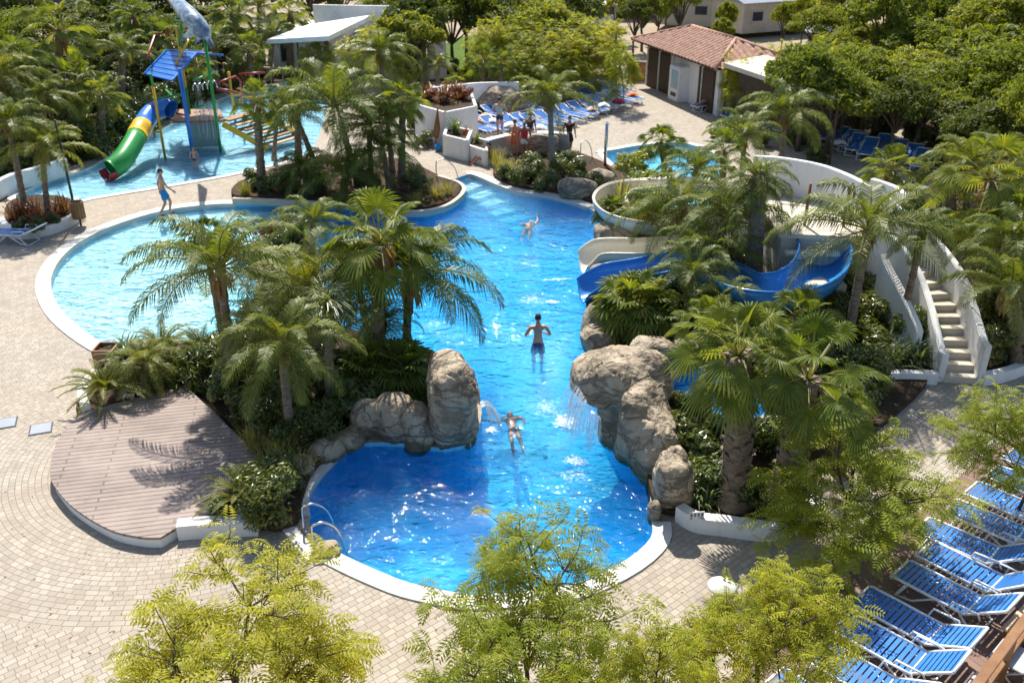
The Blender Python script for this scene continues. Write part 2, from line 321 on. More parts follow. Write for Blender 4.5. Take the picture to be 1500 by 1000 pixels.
# paving
def mk_paving():
    m,nt,nd,lk,b=newmat('block_paving'); co=pos(nt)
    def brick(vec,w,h,off=.5):
        br=N(nt,'ShaderNodeTexBrick'); br.offset=off; br.offset_frequency=2; br.squash=1.35; br.squash_frequency=3; lk.new(vec,br.inputs['Vector']); br.inputs['Scale'].default_value=1
        br.inputs['Brick Width'].default_value=w; br.inputs['Row Height'].default_value=h; br.inputs['Mortar Size'].default_value=.0055; br.inputs['Mortar Smooth'].default_value=.3
        br.inputs['Bias'].default_value=0
        br.inputs['Color1'].default_value=(.38,.335,.27,1); br.inputs['Color2'].default_value=(.49,.44,.36,1); br.inputs['Mortar'].default_value=(.22,.185,.145,1); return br
    wob=noise_n(nt,co,2.2,2); wv=N(nt,'ShaderNodeVectorMath',operation='MULTIPLY_ADD'); lk.new(wob.outputs[1],wv.inputs[0]); wv.inputs[1].default_value=(.035,.035,0); lk.new(co,wv.inputs[2])
    mp=N(nt,'ShaderNodeMapping'); lk.new(wv.outputs[0],mp.inputs[0]); mp.inputs['Rotation'].default_value=(0,0,R(-40)); br1=brick(mp.outputs[0],.155,.122)
    sub=N(nt,'ShaderNodeVectorMath',operation='SUBTRACT'); lk.new(wv.outputs[0],sub.inputs[0]); sub.inputs[1].default_value=(-6.9,16.7,0)
    sx=N(nt,'ShaderNodeSeparateXYZ'); lk.new(sub.outputs[0],sx.inputs[0])
    cx=N(nt,'ShaderNodeCombineXYZ'); lk.new(sx.outputs[0],cx.inputs[0]); lk.new(sx.outputs[1],cx.inputs[1])
    ln=N(nt,'ShaderNodeVectorMath',operation='LENGTH'); lk.new(cx.outputs[0],ln.inputs[0]); rad=ln.outputs['Value']
    an=math_n(nt,'ARCTAN2',sx.outputs[1],sx.outputs[0]); c2=N(nt,'ShaderNodeCombineXYZ'); lk.new(math_n(nt,'MULTIPLY',an,4.2),c2.inputs[0]); lk.new(rad,c2.inputs[1])
    br2=brick(c2.outputs[0],.155,.122)
    sel=math_n(nt,'LESS_THAN',rad,5.35)
    col=mixc(nt,sel,br1.outputs[0],br2.outputs[0])
    n=noise_n(nt,co,.35,6,.65); col=mixc(nt,ramp(nt,n.outputs[0],[(.35,(0,0,0)),(.75,(1,1,1))]).outputs[0],col,mixc(nt,1.0,col,(1.03,.95,.9),'MULTIPLY'))
    n4=noise_n(nt,co,1.3,6,.7); col=mixc(nt,ramp(nt,n4.outputs[0],[(.46,(0,0,0)),(.74,(.75,.75,.75))]).outputs[0],col,(.33,.27,.21))
    n2=noise_n(nt,co,5,3,.5); col=mixc(nt,ramp(nt,n2.outputs[0],[(.62,(0,0,0)),(.66,(.35,.35,.35))]).outputs[0],col,(.46,.33,.27))
    n5=noise_n(nt,co,60,3,.6); col=mixc(nt,.25,col,mixc(nt,1.0,col,n5.outputs[0],'MULTIPLY'))
    lk.new(col,b.inputs['Base Color']); b.inputs['Roughness'].default_value=.8; b.inputs['Specular IOR Level'].default_value=.3
    fm=N(nt,'ShaderNodeMix'); lk.new(sel,fm.inputs[0]); lk.new(br1.outputs[1],fm.inputs[2]); lk.new(br2.outputs[1],fm.inputs[3])
    h=math_n(nt,'ADD',math_n(nt,'MULTIPLY',fm.outputs[0],-1),math_n(nt,'MULTIPLY',n5.outputs[0],.25)); bump(nt,h,b,.7,.012); return m
M['paving']=mk_paving()
def mk_boards(name,ang,w,c1,c2,gap,light=None):
    m,nt,nd,lk,b=newmat(name); co=pos(nt); mp=N(nt,'ShaderNodeMapping'); lk.new(co,mp.inputs[0]); mp.inputs['Rotation'].default_value=(0,0,R(ang))
    br=N(nt,'ShaderNodeTexBrick'); br.offset=.37; lk.new(mp.outputs[0],br.inputs['Vector']); br.inputs['Scale'].default_value=1
    br.inputs['Brick Width'].default_value=2.4; br.inputs['Row Height'].default_value=w; br.inputs['Mortar Size'].default_value=gap; br.inputs['Mortar Smooth'].default_value=.6
    br.inputs['Color1'].default_value=(*c1,1); br.inputs['Color2'].default_value=(*c2,1); br.inputs['Mortar'].default_value=(*[x*.42 for x in c1],1)
    mp2=N(nt,'ShaderNodeMapping'); lk.new(mp.outputs[0],mp2.inputs[0]); mp2.inputs['Scale'].default_value=(1.5,22,1); n=noise_n(nt,mp2.outputs[0],1.5,5,.7)
    n2=noise_n(nt,co,.9,5,.6); col=mixc(nt,.3,br.outputs[0],mixc(nt,1.0,br.outputs[0],n.outputs[0],'MULTIPLY')); col=mixc(nt,ramp(nt,n2.outputs[0],[(.35,(0,0,0)),(.75,(.6,.6,.6))]).outputs[0],col,tuple(min(1,x*1.3) for x in c2)); n9=noise_n(nt,co,2.3,5,.7); col=mixc(nt,ramp(nt,n9.outputs[0],[(.56,(0,0,0)),(.72,(.5,.5,.5))]).outputs[0],col,tuple(x*.6 for x in c1))
    lk.new(col,b.inputs['Base Color']); b.inputs['Roughness'].default_value=.75
    h=math_n(nt,'ADD',math_n(nt,'MULTIPLY',br.outputs[1],-1),math_n(nt,'MULTIPLY',n.outputs[0],.2)); bump(nt,h,b,.8,.01); return m
M['stage']=mk_boards('composite_boards',-12,.14,(.255,.195,.165),(.32,.25,.215),.022)
M['sundeck']=mk_boards('sun_deck_boards',58,.14,(.17,.105,.08),(.25,.155,.12),.008)
# sling fabric with stripes across
m,nt,nd,lk,b=newmat('blue_slats'); co=pos(nt,True); sx=N(nt,'ShaderNodeSeparateXYZ'); lk.new(co,sx.inputs[0])
w=math_n(nt,'FRACT',math_n(nt,'MULTIPLY',sx.outputs[1],9.5)); r=ramp(nt,w,[(.0,(.035,.17,.55)),(.80,(.05,.24,.66)),(.86,(.005,.02,.09)),(.98,(.005,.02,.09))])
lk.new(r.outputs[0],b.inputs['Base Color']); b.inputs['Roughness'].default_value=.4; bump(nt,w,b,.3,.004); M['sling']=m
def mk_rooftile():
    m,nt,nd,lk,b=newmat('clay_roof_tile'); co=pos(nt)
    n=noise_n(nt,co,6,4); lk.new(ramp(nt,n.outputs[0],[(.3,(.27,.125,.085)),(.55,(.41,.235,.165)),(.75,(.54,.39,.30))]).outputs[0],b.inputs['Base Color']); b.inputs['Roughness'].default_value=.85
    n2=noise_n(nt,co,30,3); bump(nt,n2.outputs[0],b,.3,.01); return m
M['clay']=mk_rooftile()
random.seed(7)
def struct(name,mb,m,**k): return props(mb.build(name,m,**k),kind='structure')
# ================================================================= POOLS (outline at the lip, surveyed points)
main_px=[(660,267),(684,256),(700,259),(730,272),(761,282),(805,288),(862,305),(895,330),(905,360),(880,395),(862,425),(858,450),(856,480),(868,505),(862,525),(870,560),(890,600),(920,640),(945,670),(952,700),(953,745),(957,765),(955,790),(920,822),(850,856),(770,868),(700,874),(650,868),(600,857),(560,842),(515,822),(475,800),(458,780),(452,755),(450,730),(460,706),(482,680),(510,655),(545,648),(600,650),(650,656),(690,648),(702,625),(705,590),(690,555),(640,520),(590,505),(530,492),(490,470),(470,430),(468,380),(455,350),(420,338),(385,345),(370,372),(375,410),(372,450),(345,485),(300,505),(250,513),(200,516),(165,512),(120,485),(88,455),(74,425),(76,400),(95,372),(130,347),(180,326),(240,309),(300,301),(345,299),(420,300),(520,306),(600,316),(650,308),(672,292),(676,280)]
main=smooth_line([P(x,y) for x,y in main_px],3,True)
kids_px=[(22,290),(40,278),(80,262),(130,246),(160,228),(205,205),(245,185),(290,160),(350,135),(420,120),(465,125),(480,150),(470,190),(455,220),(420,236),(370,248),(330,257),(280,266),(220,276),(170,284),(130,291),(90,300),(50,303)]
kids=smooth_line([P(x,y) for x,y in kids_px],3,True)
wade_px=[(882,225),(905,219),(940,213),(980,210),(1010,212),(1045,225),(1062,250),(1062,290),(1040,318),(1000,322),(965,305),(935,280),(922,262),(905,246)]
wade=smooth_line([P(x,y) for x,y in wade_px],3,True)
catch=smooth_line([P(x,y) for x,y in [(948,542),(965,536),(1010,540),(1060,548),(1110,562),(1130,585),(1120,606),(1080,612),(1030,600),(985,580),(955,562)]],3,True)
# ---- ground sheet with the pool holes
def holed(name,outer,holes,z,mat,kind='structure'):
    loops=[[V((p[0],p[1],0)) for p in outer]]+[[V((p[0],p[1],0)) for p in h] for h in holes]
    flat=[p for l in loops for p in l]; mb=MB(); mb.v=[(p.x,p.y,z) for p in flat]
    for t in tessellate_polygon(loops):
        a,b,c=t; pa,pb,pc=flat[a],flat[b],flat[c]
        if (pb-pa).cross(pc-pa).z<0: a,c=c,a
        mb.face((a,b,c))
    o=mb.build(name,mat); props(o,kind=kind); return o
holed('paved_plaza',[(-70,-20),(90,-20),(90,62),(-70,62)],[main,kids,wade,catch],0,M['paving'])
g=MB(); g.poly([(-400,62,-.01),(400,62,-.01),(400,500,-.01),(-400,500,-.01)]); g.poly([(-400,-60,-.012),(-70,-60,-.012),(-70,62,-.012),(-400,62,-.012)]); g.poly([(90,-60,-.012),(400,-60,-.012),(400,62,-.012),(90,62,-.012)]); g.poly([(-70,-60,-.012),(90,-60,-.012),(90,-20,-.012),(-70,-20,-.012)])
struct('ground',g,M['sand'])
# ---- basins
lobeL=P(180,410); deepC=P(640,740)
def depth_main(x,y):
    q=V((x,y,0)); d=edge_dist(q,main)
    dl=(q-lobeL).length; base=1.15
    if x<-4.6: base=.26+.9*max(0,min(1,(x+9)/4.4))
    if y<19: base=1.15+.15*max(0,min(1,(19-y)/3))
    return base
def basin(name,outline,depth,mat_f,mat_w,step=.8):
    n=len(outline); pts=[V((p[0],p[1])) for p in outline]; edges=[(i,(i+1)%n) for i in range(n)]
    x0=min(p.x for p in pts); x1=max(p.x for p in pts); y0=min(p.y for p in pts); y1=max(p.y for p in pts)
    y=y0
    while y<y1:
        x=x0
        while x<x1:
            if inside((x,y),outline) and edge_dist((x,y),outline)>.25: pts.append(V((x,y)))
            x+=step
        y+=step
    r=delaunay_2d_cdt(pts,edges,[],1,1e-5)
    mb=MB(); mb.smooth=True; mb.v=[(p.x,p.y,-depth(p.x,p.y)) for p in r[0]]
    for f in r[2]:
        a,b,c=[V(mb.v[i]) for i in f[:3]]
        mb.face(tuple(f) if (b-a).cross(c-a).z>0 else tuple(reversed(f)))
    mb.smooth=False; mb.mi=1
    ar=sum(outline[i-1][0]*outline[i][1]-outline[i][0]*outline[i-1][1] for i in range(n))
    for i in range(n):
        a,b=outline[i],outline[(i+1)%n]
        q=[(a[0],a[1],0),(b[0],b[1],0),(b[0],b[1],-depth(b[0],b[1])),(a[0],a[1],-depth(a[0],a[1]))]
        mb.poly(q if ar>0 else q[::-1])
    return struct(name,mb,[mat_f,mat_w])
basin('pool_basin',main,depth_main,M['tile_m'],M['tile_d'])
basin('pool_basin',kids,lambda x,y:.22,M['tile_l'],M['tile_m'],2)
basin('pool_basin',wade,lambda x,y:.5,M['tile_l'],M['tile_d'],2)
basin('pool_basin',catch,lambda x,y:.8,M['tile_m'],M['tile_d'],2)
def offset(line,d,closed=True):
    out=[]; n=len(line)
    for i in range(n):
        a=line[i-1] if (i>0 or closed) else line[i]; b=line[(i+1)%n] if (i<n-1 or closed) else line[i]
        t=(V((b[0]-a[0],b[1]-a[1]))).normalized(); out.append(V((line[i][0]+t.y*d,line[i][1]-t.x*d,0)))
    return out
def sgn(l): return 1 if sum(l[i-1][0]*l[i][1]-l[i][0]*l[i-1][1] for i in range(len(l)))>0 else -1
def water(name,outline,zt,zb,mat):
    o2=offset(outline,.015*sgn(outline)); n=len(o2); r=delaunay_2d_cdt([V((p.x,p.y)) for p in o2],[(i,(i+1)%n) for i in range(n)],[],1,1e-5); mb=MB(); k=len(r[0])
    mb.v=[(p.x,p.y,zt) for p in r[0]]+[(p.x,p.y,zb) for p in r[0]]; cnt={}
    for f in r[2]:
        a,b,c=[r[0][i] for i in f[:3]]; f=tuple(f) if (b-a).cross(c-a)>0 else tuple(reversed(f))
        mb.face(f); mb.face(tuple(k+i for i in reversed(f)))
        for i in range(3): cnt[(f[i],f[(i+1)%3])]=1
    for (a,b) in cnt:
        if (b,a) not in cnt: mb.face((b,a,k+a,k+b))
    return struct(name,mb,mat)
water('pool_water',main,-.10,-2.1,M['water']); water('pool_water',kids,-.05,-.3,M['water_s'])
water('pool_water',wade,-.08,-.6,M['water_s']); water('pool_water',catch,-.12,-.9,M['water'])
def ribbon(name,line,w,z0,z1,mat,lip=0,joints=0):
    """a kerb of stone running along a line, on its right-hand side by w"""
    a=offset(line,-lip,False); b=offset(line,w,False); mb=MB(); n=len(line)
    for i in range(n-1):
        p,q,r,s=a[i],a[i+1],b[i+1],b[i]
        mb.poly([(p.x,p.y,z1),(q.x,q.y,z1),(r.x,r.y,z1),(s.x,s.y,z1)])
        mb.poly([(s.x,s.y,z0),(s.x,s.y,z1),(r.x,r.y,z1),(r.x,r.y,z0)]); mb.poly([(q.x,q.y,z0),(q.x,q.y,z1),(p.x,p.y,z1),(p.x,p.y,z0)])
    for i in (0,n-1):
        p,s=a[i],b[i]; mb.poly([(p.x,p.y,z0),(p.x,p.y,z1),(s.x,s.y,z1),(s.x,s.y,z0)])
    for f in range(len(mb.f)): pass
    me=mb.mesh(name,mat); bm=bmesh.new(); bm.from_mesh(me); bmesh.ops.remove_doubles(bm,verts=bm.verts,dist=1e-5); bmesh.ops.recalc_face_normals(bm,faces=bm.faces); bm.to_mesh(me); bm.free()
    return link(name,me)
mpx=[P(x,y) for x,y in main_px]
def seg(a,b,w=.42,z1=.035):
    ia=main_px.index(a); ib=main_px.index(b); idx=list(range(ia*3,ib*3+1)) if ib>ia else list(range(ia*3,len(main)))+list(range(0,ib*3+1))
    l=[main[i] for i in idx]; s=sgn(main)
    return props(ribbon('pool_coping',l,w*s,-.14,z1,M['coping'],lip=.03*s),kind='structure')
seg((165,512),(345,299),.4); seg((600,857),(458,780),.4) if False else None
seg((957,765),(475,800),.33); seg((452,755),(510,655),.28); seg((684,256),(862,305),.38)
def cop(line,w,s): return props(ribbon('pool_coping',line,w*s,-.1,.03,M['coping'],lip=.02*s),kind='structure')
cop(kids[13*3:23*3-2]+kids[0:3],.28,sgn(kids)); cop(wade[0:18],.3,sgn(wade)); cop(wade[10*3:14*3-1]+wade[:1],.25,sgn(wade))
# ladder landing slab by the planting, lower left
g=MB(); g.prism([P(412,775),P(434,772),P(470,815),P(448,822)],0,.028); struct('pool_landing',g,M['coping'])
# underwater steps at the top corner
A=P(664,267); B=P(684,258); dirs=(P(760,330)-A); 
g=MB()
for i in range(6):
    o=V((.62*i*.75,-.62*i,0)); a=P(668,270)+o*.9; b=P(690,261)+o*.9+V((.55*i*.5,0.12*i,0))
    t=(b-a).normalized(); nn=V((t.y,-t.x,0)); 
    g.prism([a+nn*0.02,b+nn*0.02,b+nn*.58,a+nn*.58],-1.1,-.2-.13*i)
struct('pool_steps',g,M['tile_l'])
# ---- planted beds
def bed(name,px,z,label=None,kerb=None,kz=None,world=None,kw=.16,soil='soil'):
    line=smooth_line([P(*q) for q in px],4,True) if world is None else world
    mb=MB(); mb.prism(line,-.3 if z<.5 else 0,z,bottom=False); o=struct(name,mb,M[soil]); return line
pen_px=[(250,512),(300,504),(345,484),(372,450),(375,410),(371,374),(386,347),(420,340),(453,352),(466,382),(468,432),(488,473),(530,495),(590,508),(638,523),(685,556),(698,590),(697,622),(686,642),(650,650),(600,644),(545,642),(508,648),(480,672),(455,702),(440,745),(420,775),(390,770),(410,697),(340,630),(270,565),(190,590),(118,612),(123,580),(150,545),(175,520),(200,516)]
bed('garden_bed',pen_px,.16)
bed('garden_bed',[(345,293),(348,275),(380,262),(430,245),(520,235),(590,240),(640,262),(672,278),(670,292),(650,304),(600,312),(520,302),(420,296)],.2)
bed('garden_bed',[(725,262),(728,240),(760,228),(820,222),(880,240),(935,275),(960,300),(1010,325),(1065,320),(1100,345),(1160,420),(1230,460),(1200,500),(1000,535),(940,535),(880,520),(866,500),(862,470),(866,440),(890,400),(912,360),(900,325),(866,298),(805,283),(762,277)],.14)
bed('garden_bed',[(945,690),(928,640),(900,600),(890,560),(950,560),(1030,606),(1085,618),(1130,612),(1220,560),(1290,552),(1360,556),(1300,620),(1200,690),(1180,740),(1140,775),(1060,768),(1000,758),(960,745)],.14)
bed('garden_bed',[(1120,560),(1200,480),(1300,430),(1355,470),(1366,552),(1290,550),(1220,556)],.13)
bed('garden_bed',[(1440,552),(1448,480),(1400,380),(1330,300),(1400,270),(1560,270),(1620,480),(1510,520)],.14)
bed('garden_bed',[(10,330),(18,305),(60,296),(105,302),(107,322),(70,340),(30,346)],.3)
bed('garden_bed',[(330,745),(345,700),(410,698),(442,740),(430,772),(380,776),(300,770)],.2)
def kerb(px,name,label,z=.32,w=.2,mat='wall',z0=0,group='low white kerbs of the garden beds'):
    o=ribbon(name,smooth_line([P(*q) for q in px],5),w,z0,z,M[mat]); props(o,label,'garden kerb',group); return o
kerb([(8,331),(28,347),(70,342),(109,324),(108,302)],'garden_kerb','low white curved kerb round the reddish planting by the brown litter bin',.34,.22)
kerb([(265,779),(300,776),(340,774),(382,772)],'garden_kerb','low white kerb joining the brown stage to the clipped bush',.32,.26)
kerb([(122,612),(117,592),(124,572),(140,556)],'garden_kerb','short white curved kerb at the upper left corner of the brown stage',.3,.2)
kerb([(1000,757),(1022,770),(1060,775),(1120,782),(1160,770),(1178,742)],'garden_kerb','curved white kerb below the thick palm trunks with a small sign on it',.34,.22)
kerb([(1250,566),(1300,557),(1368,558)],'garden_kerb','white kerb in front of the leafy bush left of the steps',.3,.2)
kerb([(1432,560),(1470,552),(1520,530),(1560,500)],'garden_kerb','white curved kerb running right from the foot of the steps',.3,.2)
kerb([(343,297),(420,300),(520,306),(600,316),(645,310),(668,297),(677,284),(668,274),(640,265)],'garden_kerb','stone edged kerb along the planted bed between the two pools',.22,.16,'beige')
# lawn and camp roads far behind
g=MB(); g.prism(smooth_line([P(x,y) for x,y in [(640,95),(660,60),(720,50),(790,62),(800,90),(720,110)]],4,True),-.02,.02); struct('lawn',g,M['lawn'])
g=MB(); g.prism([P(-400,60),P(-300,-5),P(420,-30),P(600,4),P(420,12),P(160,28),P(-50,50)],-.02,.015); struct('camp_road',g,M['sand'])
g=MB(); g.prism([P(1000,60),P(1080,80),P(1700,260),P(1900,200),P(1300,10),P(1050,-10)],-.02,.012); struct('campsite_ground',g,M['sand'])
# soil under the dense planting behind the kids pool and in the right grove
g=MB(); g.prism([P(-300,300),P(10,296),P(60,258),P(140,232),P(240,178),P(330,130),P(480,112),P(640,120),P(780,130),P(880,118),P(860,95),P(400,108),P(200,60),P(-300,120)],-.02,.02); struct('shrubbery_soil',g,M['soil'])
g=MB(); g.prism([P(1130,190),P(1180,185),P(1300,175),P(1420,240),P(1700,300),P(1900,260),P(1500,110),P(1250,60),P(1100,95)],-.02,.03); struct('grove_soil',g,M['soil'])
# ================================================================= STAGE
st=thing('wooden_stage','low fan shaped stage of pinkish brown boards with a white riser beside the planting','stage',P(250,690))
c0=V((-6.9,16.7)); 
arc=[P(235,787,.25),P(205,786,.25),P(160,775,.25),(P(110,745,.25)),P(82,715,.25),P(73,692,.25),P(80,655,.25),P(98,625,.25),P(120,604,.25)]
arc=smooth_line([(p.x,p.y) for p in arc],5)
out=[V((P(x,y,.25).x,P(x,y,.25).y)) for x,y in [(120,604),(270,563),(410,697),(340,737),(322,752),(298,758),(266,768)]]
out=out[1:]+[V((p.x,p.y)) for p in arc]
L=st.location
def rel(pts): return [(p[0]-L.x,p[1]-L.y) for p in pts]
mb=MB(); mb.prism(rel(out),.2,.255,bottom=True); mb.build('deck_boards',M['stage'],st)
s=sgn(out); ins=[V((p.x,p.y)) for p in offset(out,-.03*s)]
mb=MB(); mb.prism(rel(ins),0,.2,bottom=False,top=False); mb.build('riser',M['wall'],st)
st.location=L
# sun deck lower right
g=MB(); g.prism([(10.9,17.2),(13.8,14.2),(6.5,8.0),(2.0,8.5),(3.2,10.2)],0.0,.06); struct('sun_deck',g,M['sundeck'])
# drain covers
for x,y,l in ((8,620,'square grey drain cover at the left edge of the paving'),(60,628,'square grey drain cover in the curved paving left of the stage')):
    t=thing('drain_cover',l,'drain cover',P(x,y),R(20)); mb=MB(); mb.box((0,0,.006),(.48,.48,.012)); mb.build('frame',M['dark'],t); mb=MB(); mb.box((0,0,.016),(.42,.42,.012)); mb.build('lid',M['roof_grey'],t,bevel=.004)
# ================================================================= ROCKS
def boulder(px,py,z,r,rz,seed,label,pw=.75,amp=.13,shear=(0,0),world=None):
    c=P(px,py,z) if world is None else V(world)
    bm=bmesh.new(); bmesh.ops.create_icosphere(bm,subdivisions=6,radius=1)
    so=V((seed*7.3,seed*3.1,seed*1.7)); rr_=random.Random(seed*31); pl=[(V((rr_.uniform(-1,1),rr_.uniform(-1,1),rr_.uniform(-.5,1))).normalized(),rr_.uniform(.62,.9)) for _ in range(13)]
    for v in bm.verts:
        d=v.co.normalized()
        for n_,l_ in pl:
            t_=d.dot(n_)-l_
            if t_>0: d=d-n_*t_*.88
        p=V([math.copysign(abs(k)**pw,k) for k in d]); p=p/ (max(1,p.length)**.5)*1.06
        q=V((p.x*r[0],p.y*r[1],p.z*r[2])); 
        n1=noise.noise(q*.9+so); n2=noise.noise(q*2.3+so*2); 
        w=q*1.0+so; w.z*=1.25; n3=1-abs(noise.noise(w))*2
        n4=noise.fractal(q*5+so,.8,2.1,4)
        k=1+amp*(n1*1.7+n2*.8)-.05*max(0,n3-.8)*4+.016*n4
        q=q*k; q.x+=shear[0]*q.z; q.y+=shear[1]*q.z; v.co=q
    me=bpy.data.meshes.new('boulder'); bm.to_mesh(me); bm.free(); me.materials.append(M['rock'])
    for p in me.polygons: p.use_smooth=True
    o=link('boulder',me,None,c,(0,0,rz)); props(o,label,'boulder','cast rocks round the pool'); return o
def rock_mass(parts,seed,label,vox=.055):
    """one cast rock made of several swellings fused together"""
    bm=bmesh.new(); rr_=random.Random(seed); c0_=None
    for (px,py,z,r,rz,pw,ax,ay) in parts:
        c=P(px,py,z)
        if c0_ is None: c0_=V((c.x,c.y,0))
        pl=[(V((rr_.uniform(-1,1),rr_.uniform(-1,1),rr_.uniform(-.4,1))).normalized(),rr_.uniform(.66,.92)) for _ in range(10)]
        g_=bmesh.ops.create_icosphere(bm,subdivisions=5,radius=1); cs,sn=math.cos(rz),math.sin(rz)
        for v in g_['verts']:
            d=v.co.normalized()
            for n_,l_ in pl:
                t_=d.dot(n_)-l_
                if t_>0: d=d-n_*t_*.85
            p=V([math.copysign(abs(k)**pw,k) for k in d]); q=V((p.x*r[0],p.y*r[1],p.z*r[2])); q=V((q.x*cs-q.y*sn+ax*q.z,q.x*sn+q.y*cs+ay*q.z,q.z)); v.co=c-c0_+q
    me=bpy.data.meshes.new('tmp'); bm.to_mesh(me); bm.free(); o=bpy.data.objects.new('tmp',me); C.objects.link(o)
    md=o.modifiers.new('r','REMESH'); md.mode='VOXEL'; md.voxel_size=vox
    sm=o.modifiers.new('s','SMOOTH'); sm.factor=.6; sm.iterations=12
    ss=o.modifiers.new('u','SUBSURF'); ss.levels=1; ss.render_levels=1
    dg=bpy.context.evaluated_depsgraph_get(); dg.update(); res=bpy.data.meshes.new_from_object(o.evaluated_get(dg)); bpy.data.objects.remove(o)
    res.calc_loop_triangles(); so=V((seed*7.3,seed*3.1,seed*1.7)); nrm=[v.normal.copy() for v in res.vertices]
    for v,n_ in zip(res.vertices,nrm):
        q=v.co; w=V((q.x*.9,q.y*.9,q.z*2.2))+so
        led=noise.noise(w*1.3); led=abs(led); crack=max(0,.07-abs(noise.noise(q*1.15+so*3)))/.07
        k=.10*noise.noise(q*1.4+so)+.03*noise.noise(q*3.6+so)+.022*noise.fractal(q*8+so,.9,2.1,5)+.03*led-.03*crack
        v.co=q+n_*k
    res.materials.clear(); res.materials.append(M['rock']); res.name='boulder'
    for p in res.polygons: p.use_smooth=True
    o=link('boulder',res,None,c0_); props(o,label,'boulder','cast rocks round the pool'); return o
rock_mass([(664,590,.8,(.56,.66,1.15),.2,.62,0,0),(668,560,1.45,(.5,.6,.5),.1,.8,0,0),(672,618,.25,(.5,.4,.6),.1,.8,.1,-.1)],3,'tall boulder of the left rock group with the small waterfall')
rock_mass([(613,626,.25,(.42,.45,.62),0,.7,0,0)],4,'small middle boulder between two larger ones on the left shore')
rock_mass([(545,620,.22,(.48,.42,.55),.15,.75,0,0),(580,615,.32,(.5,.45,.62),.1,.75,0,0)],5,'broad low boulder at the left end of the left rock group')
rock_mass([(900,545,1.35,(.95,.85,.55),-.6,.8,0,0),(935,560,1.15,(.75,.8,.75),-.4,.8,0,0),(868,578,1.0,(.72,.34,.13),-1.05,.8,0,0),(925,600,.5,(.7,.8,1.0),-.6,.75,0,0),(940,622,.6,(.6,.7,.95),-.5,.75,0,0),(952,645,.45,(.55,.65,.85),-.4,.75,0,0),(966,668,.3,(.42,.5,.75),-.4,.75,0,0),(890,570,1.05,(.6,.5,.3),-.9,.8,0,0)],6,'large pale overhanging rock with the wide waterfall on the right shore')
rock_mass([(984,712,.4,(.36,.34,.95),.1,.62,0,0),(984,700,.95,(.34,.33,.4),.1,.8,0,0)],8,'upright pillar shaped rock beside the white kerb and sign')
boulder(975,738,.1,(.2,.2,.3),.1,18,'knee high stone at the foot of the pillar rock',.6,.1)
boulder(958,752,.1,(.14,.14,.26),.1,19,'little pale stone standing in the water by the pillar rock',.6,.1)
boulder(890,478,.35,(.62,.55,.7),.3,9,'grey boulder under the blue slide mouth',.75)
boulder(880,500,.2,(.5,.5,.5),.3,29,'low boulder at the waterline left of the spiky green bush',.75)
boulder(958,520,.35,(.6,.45,.5),.1,10,'dark boulder behind the large pale boulder',.75)
boulder(1000,522,.25,(.5,.35,.4),.1,20,'low grey boulder above the small deep blue pool',.75)
boulder(848,278,.3,(.75,.5,.5),.1,11,'grey boulder on the pool edge left of the cream slide loop',.7)
boulder(878,262,.3,(.6,.5,.45),.5,12,'sunlit boulder between the shower post and the cream loop',.7)
boulder(912,247,.1,(.55,.35,.3),.2,22,'flat boulder at the edge of the upper pool',.7)
boulder(905,358,.3,(.85,.7,.75),.1,14,'dark brown boulder under the cream slide loop',.7)
boulder(880,388,.5,(.35,.25,.25),.1,24,'small stone between the cream and the blue slide mouths',.7,world=P(878,398,.35))
boulder(376,372,.2,(.4,.4,.4),.1,15,'dark wet rock at the tip of the planted peninsula',.7)
boulder(435,684,.15,(.34,.3,.26),.3,16,'flat stone beside the inner pool edge under the palms',.7)
boulder(480,660,.15,(.4,.3,.25),.6,26,'rough stone along the left inner pool edge',.7)
boulder(510,642,.15,(.34,.28,.22),.6,27,'small stone next to the broad low boulder',.7)
boulder(481,806,.05,(.26,.22,.14),.3,28,'dark flat stone on the pool rim beside the ladder',.7)
boulder(735,150,.6,(1.3,.9,.8),.1,31,'pale rounded rock behind the crowded sun loungers',.8)
boulder(792,212,.5,(.8,.4,.55),.1,32,'round stone in the grey wall next to the people',.6)

# leaf litter blown over the paving
rl_=random.Random(17); m=MB()
for i in range(520):
    if rl_.random()<.6: p=P(rl_.uniform(-20,480),rl_.uniform(520,990),.006)
    else: p=P(rl_.uniform(600,1300),rl_.uniform(860,990),.006)
    if inside(p,main) or inside(p,out): continue
    a=rl_.uniform(0,6.28); l=rl_.uniform(.012,.04); d=V((math.cos(a)*l,math.sin(a)*l,0)); e=V((-d.y,d.x,0))*.35; m.poly([p-d,p+e+V((0,0,.006)),p+d,p-e])
props(m.build('fallen_leaves',M['dead']),kind='stuff')
# ================================================================= waterfalls, foam and painted ripple light
def curtain(name,label,tops,bots,n,rad=.012,seed=1):
    rnd=random.Random(seed); mb=MB()
    for i in range(n):
        t=rnd.random(); k=t*(len(tops)-1); j=min(int(k),len(tops)-2); a=tops[j].lerp(tops[j+1],k-j)
        k2=t*(len(bots)-1); j=min(int(k2),len(bots)-2); b=bots[j].lerp(bots[j+1],k2-j)+V((rnd.uniform(-.15,.15),rnd.uniform(-.15,.15),0))
        e=rnd.uniform(.75,1); pts=[]
        for q in range(7):
            s=q/6*e; pts.append(V((a.x+(b.x-a.x)*s,a.y+(b.y-a.y)*s,a.z+(b.z-a.z)*s*s)))
        mb.tube(pts,[rad*rnd.uniform(.4,1.3)]*6+[rad*.2],4,False)
    return props(mb.build(name,M['fall']),label,'waterfall')
curtain('waterfall','wide thin curtain of water falling from the lip of the large pale boulder',[P(846,548,1.25),P(850,570,1.2),P(862,592,1.2),P(880,612,1.1)],[P(818,622),P(830,650),P(850,665),P(872,672)],110,.0065)
